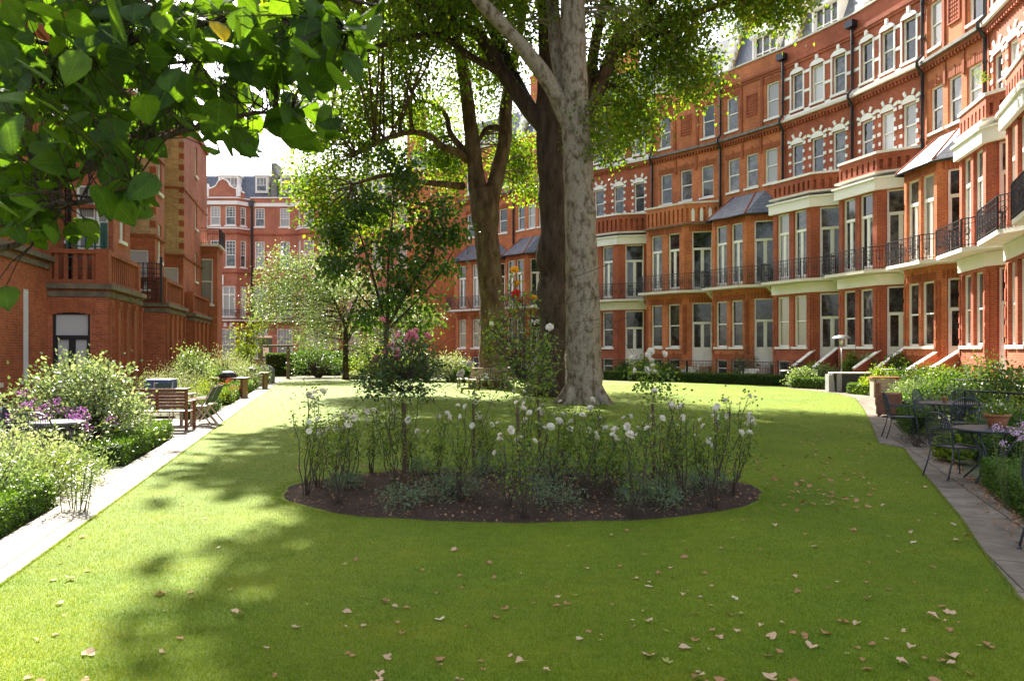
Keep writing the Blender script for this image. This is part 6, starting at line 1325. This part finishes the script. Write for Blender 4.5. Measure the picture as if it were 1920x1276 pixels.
# covered furniture farther along the left path
for a, b_, w_, h_, lb_, mt_ in ((486, 724, .35, .62, 'grey rounded cover over a chair, nearer one on the left path edge', 'grey_cover'), (503, 718, .55, .95, 'bulky grey covered furniture beside the pergola post', 'grey_cover')):
    x, y = P(a, b_); mb = MB(); mb.lathe([(w_ * .95, 0), (w_, h_ * .3), (w_ * .92, h_ * .75), (w_ * .6, h_ * .96), (.0, h_)], 20); 
    mb.v = [tuple(Vector(v) * (1 + .08 * noise.noise(Vector(v) * 4))) for v in mb.v]; o = mb.build('covered_furniture', mt_, None, True); o.location = (x - .2, y, 0); tag(o, lb_, 'covered furniture')
for a, yy_, lb_ in ((425, 29.5, 'wooden garden table laid with dark things, by the red flowers'), (470, 36, 'low dark bench table beyond the red flowers')):
    x, y = W(a, 720, yy_)[:2]; t = box_thing('garden_table', lb_, 'table', x, y); mb = MB(); mb.box(-.8, .8, -.4, .4, .7, .75); mb.build('tabletop', 'wood_red', t)
    for q in (-.7, .62): mb = MB(); mb.box(q, q + .08, -.3, .3, 0, .698); mb.build('leg', 'wood_red', t)
    mb = MB(); mb.lathe([(.32, 0), (.34, .1), (.2, .22), (0, .26)], 16); o = mb.build('cushion_pile', 'black_panel', None, True); o.location = (x + .05, y, .75); tag(o, 'dark rounded thing lying on the ' + ('table by the red flowers' if a == 425 else 'low table beyond the red flowers'), 'cover')
# pergola, notice board
p1 = W(488, 700, 48); p2 = W(540, 700, 49.5); t = empty('pergola', (p1.x, p1.y, 0), 0, 'rustic wooden pergola arch over the far end of the left path', 'pergola')
for p, r_ in ((p1, .14), (p2, .11)): mb = MB(); limb(mb, [(p.x - p1.x, p.y - p1.y, -.1, r_), (p.x - p1.x + .02, p.y - p1.y, 1.0, r_ * .95), (p.x - p1.x, p.y - p1.y, 2.0, r_ * .9)], 10, 4); mb.build('post', 'post', t, True)
mb = MB(); mb.tube([(-.6, 0, 2.0), (p2.x - p1.x + .3, p2.y - p1.y, 2.05)], .07, 8); mb.build('beam', 'post', t, True)
x, y = W(497, 700, 60)[:2]; t = box_thing('notice_board', 'green notice board with pale papers and a white top beyond the pergola', 'notice board', x, y)
mb = MB(); mb.box(-.55, .45, 0, .15, 1.1, 2.7); mb.build('frame', 'green_paint', t); mb = MB(); mb.box(-.62, .52, -.04, .2, 2.7, 2.85); mb.build('hood', 'white', t)
mb = MB(); mb.box(-.15, .3, -.012, -.001, 1.3, 1.95); mb.build('notice', 'paper', t)
for q in (-.5, .35): mb = MB(); mb.box(q, q + .1, .03, .12, 0, 1.098); mb.build('post', 'green_paint', t)
# circular tree seat
t = empty('ring_bench', (B3[0], B3[1], 0), 0, 'weathered slatted bench built in a ring round the brown plane trunk', 'bench')
N_ = 8; r0, r1 = 1.1, 1.75
mb = MB(); mb2 = MB()
for q in range(N_):
    a0 = 2 * math.pi * q / N_ + .39; a1 = a0 + 2 * math.pi / N_
    for j in range(5):
        ra_, rb_ = r0 + .13 * j, r0 + .13 * j + .11; mb.prism([(math.cos(a) * r_, math.sin(a) * r_) for a, r_ in ((a0, ra_), (a1, ra_), (a1, rb_), (a0, rb_))], .42, .45)
    for j in range(9):
        f = (j + .5) / 9; p = Vector((math.cos(a0) * (1 - f) + math.cos(a1) * f, math.sin(a0) * (1 - f) + math.sin(a1) * f, 0)) * (r0 - .02); mb2.tube([(p.x, p.y, .46), (p.x * .9, p.y * .9, .92)], .022, 4)
    mb2.tube([(math.cos(a0) * r0 * .88, math.sin(a0) * r0 * .88, .93), (math.cos(a1) * r0 * .88, math.sin(a1) * r0 * .88, .93)], .035, 4)
mb.build('seat', 'teak', t); mb2.build('backrest', 'teak', t)
for q in range(N_):
    a0 = 2 * math.pi * q / N_ + .39
    for r_ in (r0 + .03, r1 - .08): mb = MB(); mb.box(math.cos(a0) * r_ - .035, math.cos(a0) * r_ + .035, math.sin(a0) * r_ - .035, math.sin(a0) * r_ + .035, 0, .42); mb.build('leg', 'teak', t)
mb = MB(); mb.box(-.09, .09, -.62, -.58, 0, .2); o = mb.build('tree_tag', 'paper', None); o.location = (B3[0], B3[1] + .02, 2.9); tag(o, 'small pale tag fixed to the trunk of the bench tree', 'tag')
# front area railings of the crescent
def area_rail(i, label):
    p0, p1 = Vector(cp[i]), Vector(cp[i + 1]); d = (p1 - p0).normalized(); nrm = Vector((d.y, -d.x)); a = p0 + nrm * 3.0; t = empty('area_railing', (a.x, a.y, 0), math.atan2(d.y, d.x), label, 'railing', 'black railings before the basement areas')
    L = (p1 - p0).length; mb = MB(); rail(mb, [(.1, 0), (L - .3, 0)], .0, 1.15, .12, False); mb.build('bars', 'iron', t)
    mb = MB(); mb.box(0, L - .2, -.12, .12, -.05, .1); mb.build('kerb', 'stone', t)
for i, lb_ in ((0, 'left of the bench tree'), (1, 'behind the bench tree'), (3, 'right of the pale plane trunk'), (4, 'in front of the house with white shields'), (5, 'in front of the orange house with slate bay roof'), (6, 'behind the white topped table')): area_rail(i, 'black iron area railing ' + lb_)
x, y = W(1408, 700, 44.5)[:2]; t = empty('step_ladder', (x, y, 0), 0, 'dark red ladder leaning on the orange brick bay', 'ladder'); mb = MB(); mb.tube([(-.2, 0, 0), (-.1, .6, 2.0)], .025, 4); mb.tube([(.2, 0, 0), (.3, .6, 2.0)], .025, 4); mb.build('rails', 'wood_red', t)
mb = MB()
for q in range(6): f = (q + .7) / 7; mb.tube([(-.2 + .1 * f, .6 * f, 2 * f), (.2 + .1 * f, .6 * f, 2 * f)], .018, 4)
mb.build('rungs', 'wood_red', t)

#__END__
